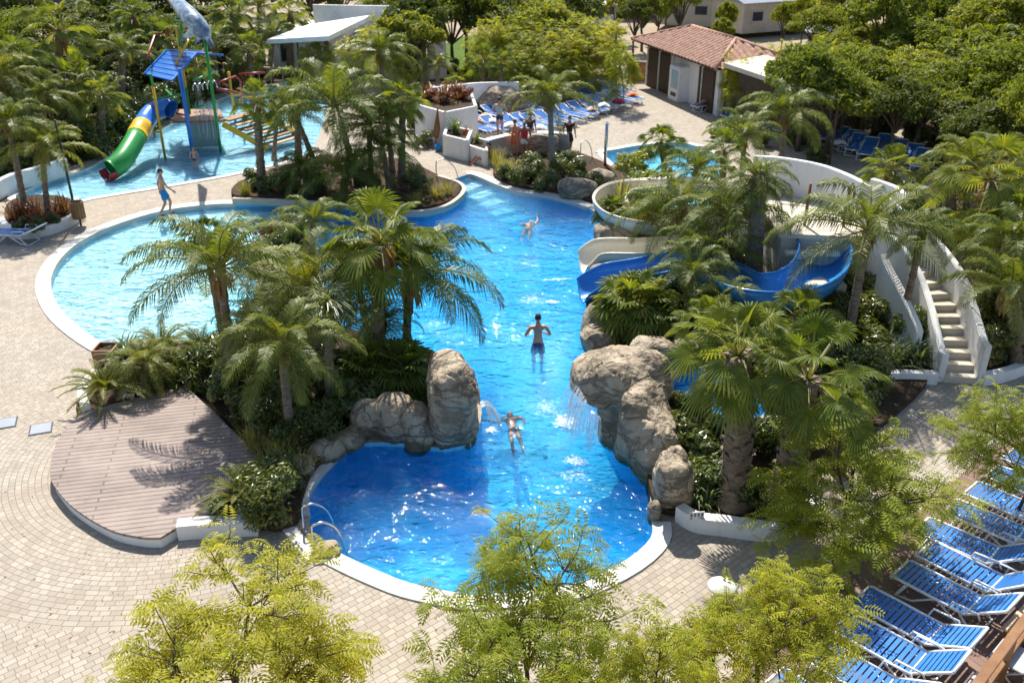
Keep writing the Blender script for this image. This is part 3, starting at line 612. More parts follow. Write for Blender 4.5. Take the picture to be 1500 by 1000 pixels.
curtain('waterfall','narrow jet of water pouring off the tall left boulder',[P(703,590,1.3),P(706,597,1.3)],[P(728,630),P(733,640)],40,.007,2)
def foam_or_ripple_light(px,py,rx,ry,rz,mat='foam',z=-.088,seed=0):
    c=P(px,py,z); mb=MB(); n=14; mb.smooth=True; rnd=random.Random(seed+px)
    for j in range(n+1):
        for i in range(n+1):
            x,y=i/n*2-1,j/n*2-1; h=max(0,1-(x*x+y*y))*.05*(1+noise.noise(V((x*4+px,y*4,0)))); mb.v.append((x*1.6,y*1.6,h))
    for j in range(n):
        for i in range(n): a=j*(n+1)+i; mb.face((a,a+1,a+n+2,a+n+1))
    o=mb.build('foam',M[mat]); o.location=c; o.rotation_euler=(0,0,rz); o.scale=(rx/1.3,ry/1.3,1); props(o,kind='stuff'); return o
foam_or_ripple_light(828,620,.75,1.0,.3); foam_or_ripple_light(845,678,.8,.55,-.7); foam_or_ripple_light(720,632,.45,.5,0); foam_or_ripple_light(818,411,1.3,.28,.05); foam_or_ripple_light(812,444,1.2,.25,-.05); foam_or_ripple_light(780,325,.4,.4,0,'foam_thin',seed=3)
foam_or_ripple_light(752,640,.4,.7,.2,'foam_thin'); foam_or_ripple_light(800,600,1.6,1.9,0,'foam_thin'); foam_or_ripple_light(780,440,1.9,1.6,0,'foam_thin'); foam_or_ripple_light(840,700,1.3,.9,0,'foam_thin'); foam_or_ripple_light(700,690,1.2,.9,0,'foam_thin')  # wide pale patches stand in for light mottling on the open water
# ================================================================= WATER SLIDES
def flume(parent,px,rad,mat,name,arc=(-95,95),th=.035,n=12,k=6,rim=None,world=None):
    pts=smooth_line([P(*q) for q in px] if world is None else world,k); mb=MB(); mb.smooth=True; m=len(pts)
    secs=[]
    for i,p in enumerate(pts):
        d=pts[min(i+1,m-1)]-pts[max(i-1,0)]; d.z=0; d.normalize(); s=V((d.y,-d.x,0))
        t=i/(m-1); cap=1.0
        hi=1.0 if t>.12 else (.12+t/.12*.88)   # side walls come down towards the mouth
        row=[]
        for rr in (rad,rad+th):
            for j in range(n+1):
                a=R(arc[0]+(arc[1]-arc[0])*j/n); x=math.sin(a)*rr; z=-math.cos(a)*rr+rad
                if abs(j-n/2)>n*.22: z=min(z,rad*(1-math.cos(R(60)))+ (z-rad*(1-math.cos(R(60))))*hi) if z>0 else z
                row.append(tuple(p+s*x+V((0,0,z))))
        secs.append(row)
    for r in secs: mb.v.extend(r)
    w=2*(n+1)
    for i in range(m-1):
        for j in range(n):
            a=i*w+j; mb.face((a,a+1,a+w+1,a+w)); b=a+n+1; mb.face((b,b+w,b+w+1,b+1))
        for j in (0,n):
            a=i*w+j; b=a+n+1; mb.face((a,a+w,b+w,b)) if j==0 else mb.face((a,b,b+w,a+w))
    for i in (0,m-1):
        for j in range(n): a=i*w+j; mb.face((a,a+n+1,a+n+2,a+1))
    o=mb.build(name,mat,parent)
    for sgn_,rn in ((-1,'rim'),(1,'rim')):
        rp=[V(secs[i][0 if sgn_<0 else n]).lerp(V(secs[i][n+1 if sgn_<0 else 2*n+1]),.5) for i in range(m)]
        r2=MB(); r2.tube(rp,.032,6); r2.build(rn,rim or mat,o)
    return o,pts
sl=thing('water_slide','blue open flume curling down from the white tower, its mouth beside the cream one','water slide',(0,0,0))
bp=[(851,440,.0),(880,434,.10),(930,426,.25),(1000,415,.5),(1045,425,.75),(1085,446,.95),(1140,450,1.1),(1185,435,1.25),(1203,405,1.4),(1197,380,1.55),(1190,364,1.6)]
flume(sl,bp,.66,M['blue_fg'],'trough')
for q in bp[3::2]:
    mb=MB(); p=P(*q); mb.tube([(p.x,p.y,0),(p.x,p.y,p.z)],.07,8); mb.build('support',M['dark'],sl)
sl=thing('water_slide','cream open flume with a wide loop, its mouth above the blue one','water slide',(0,0,0))
cp=[(852,398,.0),(885,392,.12),(940,392,.25),(1000,388,.4),(1045,376,.5),(1040,352,.62),(985,338,.75)]
flume(sl,cp,.66,M['cream_fg'],'trough')
cp2=[(985,338,.75),(945,341,.75),(908,332,.8),(892,314,.85),(906,298,.92),(945,292,1.05),(1005,290,1.3),(1070,295,1.7),(1120,302,2.2)]
o,_=flume(sl,cp2,.5,M['cream_fg'],'loop_trough',k=7)
w2=[P(*q) for q in cp2]
mb=MB(); pts=smooth_line(w2,7); a=offset(pts,-.69,False); 
# outer shell of the loop, pale blue below the rim
flume(o,cp2,.545,M['pblue_fg'],'outer_shell',arc=(-93,93),k=7,rim=M['cream_fg'])
for q in (cp2[2],cp2[4],cp2[6]): mb=MB(); p=P(*q); mb.tube([(p.x,p.y,0),(p.x,p.y,p.z)],.09,8); mb.build('support',M['dark'],sl)
# ================================================================= SLIDE TOWER (platform, parapets, steps)
tw=thing('slide_tower','white rendered tower with beige landing, curved parapet and posts above the blue flume','slide tower',(0,0,0))
mb=MB(); mb.prism([(7.25,23.6),(8.75,23.4),(9.6,23.4),(10.5,24.1),(10.4,25.2),(9.4,26.6),(7.3,27.2)],2.28,2.4); mb.build('landing',M['beige'],tw)
mb=MB(); mb.prism([(7.35,23.7),(8.7,23.5),(9.55,23.55),(10.4,24.15),(10.3,25.1),(9.3,26.5),(7.4,27.1)],0,2.28,top=False); mb.build('tower_wall',M['wallgrey'],tw)
def wall_line(parent,pts,th,z0,z1,mat,name='wall',cap=None):
    a=offset(pts,th/2,False); b=offset(pts,-th/2,False); mb=MB(); n=len(pts)
    f0=z0 if callable(z0) else (lambda t:z0); f1=z1 if callable(z1) else (lambda t:z1)
    for i in range(n):
        t=i/(n-1)
        for p in (a[i],b[i]): mb.v.append((p.x,p.y,f0(t))); mb.v.append((p.x,p.y,f1(t)))
    for i in range(n-1):
        k=i*4; mb.face((k,k+4,k+5,k+1)); mb.face((k+2,k+3,k+7,k+6)); mb.face((k+1,k+5,k+7,k+3)); mb.face((k,k+2,k+6,k+4))
    mb.face((0,1,3,2)); k=(n-1)*4; mb.face((k,k+2,k+3,k+1))
    return mb.build(name,mat,parent,bevel=.02)
wall_line(tw,smooth_line([(7.3,27.4),(8.1,27.2),(9.0,26.5),(9.5,25.5),(9.8,24.3)],5),.16,0,3.5,M['wall'],'parapet')
wall_line(tw,smooth_line([(10.55,23.95),(10.6,24.6),(10.2,25.4)],4),.16,0,3.4,M['wall'],'parapet')
for x,y in ((8.1,24.25),(9.15,24.15)):
    mb=MB(); mb.tube([(x,y,2.4),(x,y,3.6)],.045,8); mb.build('post',M['wood'],tw)
mb=MB(); mb.tube([(7.4,24.3,3.0),(8.1,24.25,2.95),(9.15,24.15,2.95),(9.7,24.2,3.0)],.012,6); mb.build('rope',M['cloth_white'],tw)
mb=MB(); mb.box((8.1,22.95,.7),(1.5,1.1,1.4)); mb.box((8.1,23.3,1.95),(1.45,.3,.1)); mb.build('start_ledge',M['beige'],tw,bevel=.02)
# steps up to the tower
stp=thing('staircase','outdoor staircase of grey steps between two high white rendered walls','staircase',(0,0,0))
cl=smooth_line([(10.90,19.6),(10.98,20.4),(11.02,21.2),(10.98,22.0),(10.72,22.7),(10.3,23.25),(9.85,23.75)],8)
def arcpt(s):
    for i in range(len(cl)-1):
        d=cl[i+1]-cl[i]
        if s<=d.length or i==len(cl)-2: return cl[i]+d.normalized()*s,d.normalized()
        s-=d.length
n=14; mb=MB(); tl=sum((cl[i+1]-cl[i]).length for i in range(len(cl)-1)); run=tl/n
def off_pt(s,w):
    p,d=arcpt(s); return p+V((d.y,-d.x,0))*w
for i in range(n):
    q=[off_pt(run*i,-.38),off_pt(run*i,.38),off_pt(run*(i+1),.38),off_pt(run*(i+1),-.38)]; mb.prism(q,0,.172*(i+1))
mb.build('steps',M['beige'],stp)
for w,dz,s0 in ((-.46,0,-.1),(.46,.3,-.25)):
    pts=[off_pt(max(0,s0)+ (tl-.05)*k/16,w) for k in range(17)]; wall_line(stp,pts,.17,0,lambda t,dz=dz:.75+dz+max(0,t*tl-.35)/run*.172,M['wall'],'side_wall')
wall_line(stp,smooth_line([(10.12,20.5),(9.9,21.4),(9.65,22.4)],5),.2,0,lambda t:.95+t*1.35,M['wall'],'outer_wall')
# planters against the tower
def planter_box(name,label,px,z,mat='wall',cat='planter',soilz=.12,th=.14):
    w=[P(*q) for q in px]; t=thing(name,label,cat,(0,0,0)); mb=MB(); mb.prism([(p.x,p.y) for p in w],0,z-soilz); mb.build('soil',M['soil'],t)
    cl=w+[w[0]]; 
    for i in range(len(w)):
        a,b=w[i],w[(i+1)%len(w)]; d=(b-a).normalized(); m=MB(); m.bar((a.x-d.x*th/2,a.y-d.y*th/2,z/2),(b.x+d.x*th/2,b.y+d.y*th/2,z/2),th,z); m.build('wall',M[mat],t,bevel=.015)
    return t
planter_box('raised_planter','high white planter with orange flowers beside the blue flume',[(1095,332,1.55),(1162,338,1.55),(1160,318,1.55),(1105,312,1.55)],1.55)
planter_box('raised_planter','upper white planter with flowers behind the flume planter',[(1095,275,1.9),(1150,280,1.9),(1152,262,1.9),(1100,258,1.9)],1.9)
# ================================================================= WHITE PLANTERS AND WALLS, middle
planter_box('raised_planter','tall white planter full of reddish plants behind the small palms',[(609,152,1.6),(652,164,1.6),(697,155,1.6),(690,136,1.6),(625,132,1.6)],1.6)
planter_box('raised_planter','lower white planter box with a spiky plant below the reddish planting',[(651,197,.95),(684,205,.95),(690,190,.95),(655,184,.95)],.95)
planter_box('raised_planter','lowest white stepped planter box joined to the grey curved wall',[(684,211,.7),(712,220,.7),(716,206,.7),(688,198,.7)],.7)
t=thing('garden_wall','white rendered wall behind the reddish planting and palms','wall',(0,0,0)); wall_line(t,pxline([(632,128,1.6),(670,124,1.6),(705,121,1.6),(760,120,1.6)],k=3),.2,0,1.6,M['wall'])
t=thing('garden_wall','curved grey retaining wall with white cap below the crowded loungers','wall',(0,0,0))
lw=pxline([(711,207,.9),(730,202,.9),(760,196,.9),(790,195,.9),(820,196,.9),(835,198,.9)],k=4); wall_line(t,lw,.3,0,.9,M['wallgrey']); wall_line(t,lw,.36,.9,.96,M['wall'],'cap')
t=thing('garden_wall','low rough stone wall left of the kids pool under dark palms','wall',(0,0,0)); wall_line(t,pxline([(-120,330,.7),(0,262,.7),(40,248,.7),(95,232,.7)],k=3),.25,0,.7,M['wall'])
# ================================================================= BUILDINGS
def window(parent,c,w,h,nrm,mat='dark'):
    n=V(nrm).normalized(); rz=math.atan2(n.y,n.x)-PI/2
    f=MB(); 
    for dx,dz,ww,hh in ((0,h/2,w+.1,.08),(0,-h/2,w+.1,.08),(-w/2,0,.08,h-.08),(w/2,0,.08,h-.08)):
        f.box((dx,0,dz),(ww,.08,hh))
    o=f.build('window',M['grey_pl'],parent); o.location=V(c)+n*.02; o.rotation_euler=(0,0,rz)
    g_=MB(); g_.box((0,.0,0),(w-.02,.03,h-.02)); g_.build('pane',M['glass'],o)
# white service building, back left
b=thing('service_building','low grey-white building with a bright white pitched roof behind the palms','building',(0,0,0))
A=P(402,108); B=P(482,113); dy=V((2.2,6.5,0)); 
mb=MB(); mb.prism([(A.x,A.y),(B.x,B.y),(B.x+dy.x,B.y+dy.y),(A.x+dy.x,A.y+dy.y)],0,2.55); mb.build('wall',M['wall'],b)
nr=V((-(B-A).y,(B-A).x,0)).normalized(); nr=nr if nr.y<0 else -nr
window(b,A.lerp(B,.28)+V((0,0,1.3)),.9,1.1,nr)
c1,c2,c3,c4=P(391,58,2.7),P(481,53,3.1),P(545,22,3.5),P(452,36,3.3)
mb=MB(); n0=len(mb.v); mb.v=[tuple(p) for p in (c1,c2,c3,c4)]+[tuple(p-V((0,0,.25))) for p in (c1,c2,c3,c4)]
for q in ((0,1,2,3),(7,6,5,4),(0,4,5,1),(1,5,6,2),(2,6,7,3),(3,7,4,0)): mb.face(q)
mb.build('roof',M['roof_white'],b)
b=thing('annex_building','grey tiled roof annex with a white parapet behind the white-roofed building','building',(0,0,0))
q=[P(484,72,2.4),P(600,75,2.4),P(620,40,2.9),P(545,28,2.9)]; mb=MB(); mb.prism([(p.x,p.y) for p in q],0,2.35); mb.build('wall',M['wallgrey'],b)
mb=MB(); mb.v=[tuple(p) for p in q]+[tuple(p-V((0,0,.2))) for p in q]
for f in ((0,1,2,3),(7,6,5,4),(0,4,5,1),(1,5,6,2),(2,6,7,3),(3,7,4,0)): mb.face(f)
mb.build('roof',M['wallgrey'],b)
mb=MB(); mb.bar(P(460,22,3.4),P(575,24,3.4),.2,1.2); mb.build('parapet',M['wall'],b)
t=thing('garden_wall','white gable end seen between the trees left of the lawn','wall',(0,0,0)); wall_line(t,pxline([(626,62,2.2),(652,60,2.2)],k=2),.25,0,2.2,M['wall'])
# kiosk with clay roof
b=thing('kiosk','white washroom kiosk with dark doors and a hipped clay tile roof','kiosk',(0,0,0))
A=P(944,124); B=P(1049,171); d=(B-A).normalized(); nrm=V((d.y,-d.x,0)); nrm=nrm if nrm.x<0 else -nrm; L_=(B-A).length; bk=-nrm*5.5
K=lambda u,w,z=0:A+d*u+nrm*w+V((0,0,z))   # u along the front, w outwards
mb=MB(); mb.prism([(K(0,-.15).x,K(0,-.15).y),(K(L_,-.15).x,K(L_,-.15).y),(K(L_,-3.6).x,K(L_,-3.6).y),(K(0,-3.6).x,K(0,-3.6).y)],0,2.5,); mb.build('wall',M['wall'],b)
for u0,u1,nm,mt in ((.25,1.55,'door','wood_d'),(1.75,3.1,'door','wood_d'),(6.4,8.0,'door','wood_d')):
    u1=min(u1,L_-.2); m=MB(); c=K((u0+u1)/2,-.1,1.08); m.box((0,0,0),(u1-u0,.1,2.16)); 
    for j in range(7): m.box((-(u1-u0)/2+(j+.5)*(u1-u0)/7,.06,0),((u1-u0)/7-.03,.03,2.1))
    o=m.build('door',M[mt],b); o.location=c; o.rotation_euler=(0,0,math.atan2(nrm.y,nrm.x)-PI/2)
    h=MB(); h.box(((u1-u0)/2-.12,.1,-.05),(.04,.05,.16)); h.build('handle',M['metal'],o)
for u in (.1,1.65,3.2,L_-1.9,L_-.08):
    m=MB(); p=K(u,-.08); m.bar((p.x,p.y,0),(p.x,p.y,2.5),.14); m.build('pilaster',M['wall'],b)
# hip roof with tile rows
ov=.7; zc_,zr=2.5,3.45
cor=[K(-ov,ov,zc_),K(L_+ov,ov,zc_),K(L_+ov,-3.6-ov,zc_),K(-ov,-3.6-ov,zc_)]; r1=K(1.9,-1.8,zr); r2=K(L_-1.9,-1.8,zr)
rf=MB(); 
def tileface(mb,a,b,c,dd,step=.36):
    """tiled slope: eave a-b, ridge dd-c; half round tile rows run from eave to ridge"""
    e=(b-a); n_=int(e.length/step); nn=(b-a).cross(dd-a).normalized(); nn=nn if nn.z>0 else -nn
    sub=5
    def at(t): 
        lo=a.lerp(b,t); 
        # top point along the hip / ridge
        perp=(e.normalized().cross(nn)); perp=perp if perp.z>0 else -perp
        return lo,perp
    H_=((dd-a)-e.normalized()*((dd-a).dot(e.normalized()))).length
    l1=(dd-a).dot(e.normalized()); l2=e.length-(c-a).dot(e.normalized())
    rows=[]; k=n_*sub
    for i in range(k+1):
        s=e.length*i/k; lo=a+e.normalized()*s; perp=(e.normalized().cross(nn)); perp=perp if perp.z>0 else -perp
        f=1.0
        if s<l1: f=s/l1 if l1>1e-3 else 1
        if e.length-s<l2: f=min(f,(e.length-s)/l2 if l2>1e-3 else 1)
        bumpz=.12*abs(math.sin(PI*(i%sub)/sub)); base=len(mb.v)
        m_=10
        for j in range(m_+1):
            q=lo+perp*(H_*f*j/m_)+nn*(bumpz-.012*((j%2)))
            mb.v.append(tuple(q))
        rows.append(base)
    for i in range(k):
        for j in range(10): mb.face((rows[i]+j,rows[i+1]+j,rows[i+1]+j+1,rows[i]+j+1))
rf.smooth=False
tileface(rf,cor[0],cor[1],r2,r1); tileface(rf,cor[1],cor[2],r2,r2); tileface(rf,cor[3],cor[0],r1,r1); tileface(rf,cor[2],cor[3],r1,r2)
rf.poly([c-V((0,0,.03)) for c in cor[::-1]])
o=rf.build('roof',M['clay'],b)
m=MB(); m.smooth=True
for a,c in ((cor[0],r1),(cor[1],r2),(cor[2],r2),(cor[3],r1),(r1,r2)): m.tube([a+V((0,0,.06)),c+V((0,0,.06))],.1,8)
m.build('ridge_tiles',M['clay'],o)
vm=thing('vending_machine','pale grey drinks vending machine standing against the front of the clay-roofed kiosk','vending machine',K(4.6,.25),math.atan2(nrm.y,nrm.x)-PI/2)
m=MB(); m.box((0,-.1,.95),(1.15,.7,1.9)); m.build('cabinet',M['white_pl'],vm,bevel=.05); m=MB(); m.box((-.15,.26,1.2),(.7,.03,.95)); m.build('display_panel',M['cloth_pale'],vm); m=MB(); m.box((-.1,.26,.4),(.6,.03,.2)); m.build('dispensing_slot',M['dark'],vm)
# flat roofed canopy bar
b=thing('canopy_bar','flat beige roofed open bar standing right of the clay roofed kiosk','shelter',(0,0,0))
q=[P(1060,92,2.9),P(1122,80,2.9),P(1235,124,2.9),P(1222,142,2.9),P(1150,122,2.9)]; mb=MB(); mb.prism([(p.x,p.y) for p in q],2.7,2.9); mb.build('roof',M['beige'],b)
for p in q[:1]+q[2:4]:
    m=MB(); m.bar((p.x+.3,p.y+.2,0),(p.x+.3,p.y+.2,2.7),.08); m.build('post',M['wood_d'],b)
cx=sum((p.x for p in q))/5+1; cy=sum((p.y for p in q))/5+1.5; m=MB(); m.box((cx,cy,1.3),(5,2.5,2.6),R(-45)); m.build('bar_room',M['wood_d'],b)
# mobile homes
def mobile(px,py,w,d,h,rz,label,mat='roof_grey',wallm='beige',ridge=.45):
    t=thing('mobile_home',label,'mobile home',P(px,py),R(rz),'mobile homes behind the trees'); m=MB(); m.box((0,0,h/2+.2),(w,d,h-.4)); m.build('wall',M[wallm],t)
    m=MB(); ww,dd=w/2+.25,d/2+.25
    v=[(-ww,-dd,h),(ww,-dd,h),(ww,dd,h),(-ww,dd,h),(-ww,0,h+ridge),(ww,0,h+ridge)]; m.v=v
    for f in ((0,1,5,4),(2,3,4,5),(0,4,3),(1,2,5),(3,2,1,0)): m.face(f)
    m.build('roof',M[mat],t)
    for i in range(3):
        f=MB(); f.box((0,0,0),(1.1,.06,.8)); o=f.build('window',M['grey_pl'],t); o.location=(-w/2+w*(i+.5)/3,-d/2-.02,1.6); g_=MB(); g_.box((0,-.02,0),(.95,.05,.65)); g_.build('pane',M['glass'],o)
mobile(1122,48,8,4,2.6,25,'mobile home with a pale grey roof behind the clay roofed kiosk','roof_grey','beige',.7)
mobile(1030,42,7,3.6,2.5,-20,'mobile home with a dark blue roof cover directly behind the clay roofed kiosk','tarp_blue','beige',.6)
mobile(1180,12,9,4,2.6,15,'mobile home with a bright white roof at the top behind the grey roofed one','roof_white','beige',.3)
mobile(1330,18,8,4,2.6,-15,'mobile home with a grey roof showing between trees near the top right','roof_grey','beige')
mobile(1250,100,6,3,2.3,-20,'mobile home with a grey roof buried in the trees right of the beige canopy','roof_grey','beige')
mobile(1420,105,7,3.5,2.4,-20,'mobile home with a pale edged grey roof in the grove on the right','roof_grey','wall')
mobile(900,25,8,3.5,2.4,0,'mobile home with beige walls at the top centre behind the pines','beige','beige')
mobile(860,42,5,2.4,2.0,-5,'small white caravan behind the rounded feathery trees','roof_white','wall',.15)
mobile(1095,2,8,4,2.6,0,'mobile home with cream walls at the very top right of centre','roof_white','beige')
mobile(20,8,10,4,2.2,15,'mobile home with a white roof at the top left corner','roof_white','wallgrey',.2)
# car at the top left
def car(px,py,rz,label,mat):
    t=thing('parked_car',label,'car',P(px,py),R(rz)); m=MB(); prof=[(-2.1,.35),(-2.1,.8),(-1.5,.95),(-1.0,1.4),(.6,1.42),(1.2,.98),(2.05,.82),(2.1,.35)]
    n=len(prof); 
    for y in (-.85,.85):
        for x,z in prof: m.v.append((x,y*(.82 if z>1.2 else 1),z))
    m.face(tuple(range(n))[::-1] if 0 else tuple(range(n))); m.face(tuple(n+i for i in reversed(range(n))))
    for i in range(n): m.face((i,i+n,(i+1)%n+n,(i+1)%n))
    m.build('body',M[mat],t,bevel=.06)
    m=MB()
    for s in (-1,1): m.poly([(-1.25,s*.84,.98),(-.92,s*.74,1.34),(.52,s*.74,1.36),(.95,s*.84,1.0)][::s])
    m.poly([(.72,-.68,1.36),(.72,.68,1.36),(1.2,.76,1.02),(1.2,-.76,1.02)]); m.build('window',M['glass'],t)
    for x in (-1.3,1.35):
        for y in (-.8,.8): m=MB(); m.tube([(x,y-.1,.32),(x,y+.1,.32)],.32,14); w=m.build('wheel',M['dark'],t); m=MB(); m.tube([(x,y-.12,.32),(x,y+.12,.32)],.18,10); m.build('rim',M['metal'],w)
car(108,10,8,'dark grey car parked at the top left beyond the palms','tarp_blue'); car(138,4,8,'black car half hidden at the top edge next to another dark one','dark')
car(340,5,10,'pale parked car at the top behind the dark palms','white_pl')
# ================================================================= SUN LOUNGERS
def make_lounger():
    t=thing('sun_lounger','x','sun lounger'); W=.31
    # frame rails (y runs foot -> head); seat height .34
    m=MB()
    for s in (-1,1):
        m.tube([(s*W,0,.30),(s*W,.06,.34),(s*W,1.25,.34)],.026,7)
    m.tube([(-W,0,.31),(W,0,.31)],.026,7); m.tube([(-W,1.25,.33),(W,1.25,.33)],.02,6)
    m.build('frame',M['white_pl'],t)
    m=MB(); 
    for i in range(13):
        y=.06+i*.092; n=len(m.v); w=W-.02
        m.box((0,y+.04,.338-.006*math.sin(i)),(2*w,.066,.012))
    m.build('seat_slats',M['sling2'],t)
    bk=MB(); a=R(38); 
    for s in (-1,1): bk.tube([(s*W,0,0),(s*W,.72*math.cos(a),.72*math.sin(a))],.025,7)
    bk.tube([(-W,.72*math.cos(a),.72*math.sin(a)),(W,.72*math.cos(a),.72*math.sin(a))],.025,7)
    o=bk.build('backrest',M['white_pl'],t); o.location=(0,1.25,.34)
    sm=MB(); 
    for i in range(8):
        r=.03+i*.088+.035; sm.mi=0; c,s_=math.cos(a),math.sin(a); hw=W-.02; d=.033
        p=[(-hw,(r-d)*c,(r-d)*s_+.004),(hw,(r-d)*c,(r-d)*s_+.004),(hw,(r+d)*c,(r+d)*s_+.004),(-hw,(r+d)*c,(r+d)*s_+.004)]
        sm.poly(p); sm.poly([(x,y+.01,z-.012) for x,y,z in reversed(p)])
    sm.build('back_slats',M['sling2'],o)
    for y0,y1 in ((.3,.14),(1.15,1.5)):
        m=MB()
        for s in (-1,1): m.tube([(s*(W-.01),y0,.33),(s*(W+.01),y0+(y1-y0)*.85,.04),(s*(W+.01),y1,.02),(s*(W+.01),y1+.28*(1 if y1<1 else -.9),.02+.05),(s*(W-.01),y0+.45*(1 if y1<1 else -.75),.32)],.02,6)
        m.tube([(-W-.01,y1,.02),(W+.01,y1,.02)],.018,6); m.build('leg',M['white_pl'],t)
    m=MB()
    for s in (-1,1): m.tube([(s*(W+.03),1.0,.35),(s*(W+.05),1.05,.5),(s*(W+.05),1.45,.52),(s*(W+.03),1.5,.40)],.018,6)
    m.build('armrest',M['white_pl'],t)
    return t
M['sling2']=varmat('blue_slats_plastic',(.035,.17,.52),(.055,.23,.62),3,.35,.15,.003,30,.5)
L0=make_lounger(); used=[0]
def lounger(loc,rz,label,group,z=.0,fold=None):
    o=L0 if not used[0] else copy_tree(L0); used[0]=1
    o.location=(loc[0],loc[1],z); o.rotation_euler=(0,0,rz); o['label']=label; o['group']=group; o['category']='sun lounger'
    return o
hd=R(-137.3)   # rotation so that +y points at azimuth 137
fh=V((math.sin(R(137.3)),math.cos(R(137.3)),0)); side=V((-fh.y,fh.x,0))
names=['tenth','ninth','eighth','seventh','sixth','fifth','fourth','third','second','first']
FG=[((10.45,16.2),'topmost blue lounger on the dark deck, half out of the picture'),((9.80,15.55),'second blue lounger from the top in the row on the dark deck'),((9.17,15.02),'third blue slatted lounger from the top in the row on the dark deck'),((8.51,14.42),'fourth blue slatted lounger from the top of the deck row, clear of leaves'),((7.80,13.86),'fifth blue slatted lounger from the top of the dark deck row'),((7.5,13.15),'sixth blue slatted lounger from the top of the deck row, fully in the sun'),((6.92,12.66),'seventh blue slatted lounger from the top of the deck row beside the wooden stool'),((5.99,12.03),'eighth blue slatted lounger from the top of the deck row, partly under acacia twigs'),((5.45,11.35),'ninth blue slatted lounger from the top of the deck row, behind the acacia crown'),((4.75,10.85),'tenth blue slatted lounger from the top of the deck row, mostly behind leaves'),((4.1,10.2),'eleventh blue slatted lounger from the top, seen through the acacia at the bottom'),((3.45,9.62),'lowest blue slatted lounger of the deck row, at the bottom edge')]
for (x,y),l in FG:
    jr=random.Random(l); o=lounger((x+side.x*-.31+jr.uniform(-.05,.05),y+side.y*-.31+jr.uniform(-.05,.05)),hd+jr.uniform(-.05,.05),l,'blue loungers in a row on the dark deck',.06)
    for ch in o.children:
        if ch.name.startswith('backrest'): ch.rotation_euler=(jr.uniform(-.28,.12),0,0)
    # low white table / footrest piece behind each is left to the stool
st_=thing('wooden_stool','low pinkish wooden stool behind the raised backs of the deck loungers','stool',(8.15,11.0,.06),R(40)); m=MB(); m.box((0,0,.38),(.75,.5,.05)); m.build('seat',M['towel'],st_,bevel=.01)
for sx in (-1,1):
    for sy in (-1,1): m=MB(); m.box((sx*.3,sy*.19,.18),(.05,.05,.355)); m.build('leg',M['wood'],st_)
# a second row of folded white frames facing away, along the rail
def side_table(loc,rz,l):
    t=thing('side_table',l,'side table',loc,rz,'white side tables behind the deck loungers'); m=MB(); m.box((0,0,.4),(.55,.5,.025)); m.build('table_top',M['grey_pl'],t,bevel=.008)
    for s in (-1,1): m=MB(); m.tube([(s*.24,-.24,.0),(s*.24,.24,.39)],.018,6); m.tube([(s*.24,.24,.0),(s*.24,-.24,.39)],.018,6); m.build('leg',M['white_pl'],t)
for i,l in zip(range(5),('pale grey folding side table at the right edge behind the fifth deck lounger','pale grey folding side table behind the head of the sixth deck lounger','pale grey folding side table near the wooden stool behind the seventh deck lounger','pale grey folding side table behind the eighth deck lounger near the rail','pale grey folding side table lowest beside the wooden railing')):
    p=V((9.75,12.35,0))+V((-.73,-.68,0))*(i*.98); side_table((p.x,p.y,.06),R(43),l)
# wooden railing, bottom right
rl=thing('wooden_railing','brown wooden terrace railing with posts in the bottom right corner','railing',(0,0,0))
A=P(1535,862,1.05); B=P(1400,1045,1.05); m=MB(); m.bar(A,B,.13,.07); m.build('top_rail',M['wood'],rl)
A2=V((A.x,A.y,.55)); B2=V((B.x,B.y,.55)); m=MB(); m.bar(A2,B2,.07,.1); m.build('lower_rail',M['wood'],rl)
for t_ in (.12,.42,.72): p=A.lerp(B,t_); m=MB(); m.bar((p.x,p.y,0),(p.x,p.y,1.0),.1); m.build('post',M['wood'],rl)
dn=(B-A).normalized(); on=V((-dn.y,dn.x,0)); on=on if on.x>0 else -on
wl=thing('terrace_wall','white terrace wall outside the wooden railing in the bottom right corner','wall',(0,0,0)); a=A+on*.45; b_=B+on*.45; m=MB(); m.bar((a.x,a.y,.25),(b_.x,b_.y,.25),.25,.5); m.build('wall',M['wall'],wl,bevel=.02)
m=MB(); m.bar((a.x+on.x*1.6,a.y+on.y*1.6,.05),(b_.x+on.x*1.6,b_.y+on.y*1.6,.05),2.8,.1); m.build('ledge',M['wallgrey'],wl)
# middle terrace loungers
G2='blue loungers crowded on the upper terrace'
rows=[]
def lrow(p0,p1,n,az_,lab,z=0,grp=G2,jit=.06,seed=1):
    rnd=random.Random(seed); a,b=P(*p0),P(*p1); ordn=['first','second','third','fourth','fifth','sixth','seventh','eighth','ninth','tenth']
    for i in range(n):
        p=a.lerp(b,i/max(1,n-1)); lounger((p.x+rnd.uniform(-jit,jit),p.y+rnd.uniform(-jit,jit)),R(-az_)+rnd.uniform(-.07,.07),lab%ordn[i],grp,z)
lrow((858,181),(936,154),7,-38,'%s from the left in the front row of blue loungers near the open paving')
lrow((873,160),(925,143),5,-38,'%s from the left in the second row of blue loungers under the rounded trees')
lrow((868,146),(900,134),4,-38,'%s from the left in the back row of blue loungers under the rounded trees')
lrow((806,196),(840,187),3,-38,'%s from the left of the three blue loungers behind the tall feathery palm')
lrow((718,186),(745,182),2,-38,'%s from the left of the two blue loungers beside the tall white planter')
lrow((722,202),(790,196),4,-38,'%s from the left in the row of blue loungers just above the grey curved wall')
lrow((745,172),(790,170),3,-38,'%s from the left in the blue loungers behind the woman at the terrace')
G3='blue loungers under the trees on the right'
lrow((1018,165),(1028,154),2,60,'%s from the front of the two blue loungers with sunbathers below the kiosk',0,G3)
lrow((1062,180),(1135,200),5,60,'%s from the left in the row of blue loungers hidden by the feathery palm',0,G3)
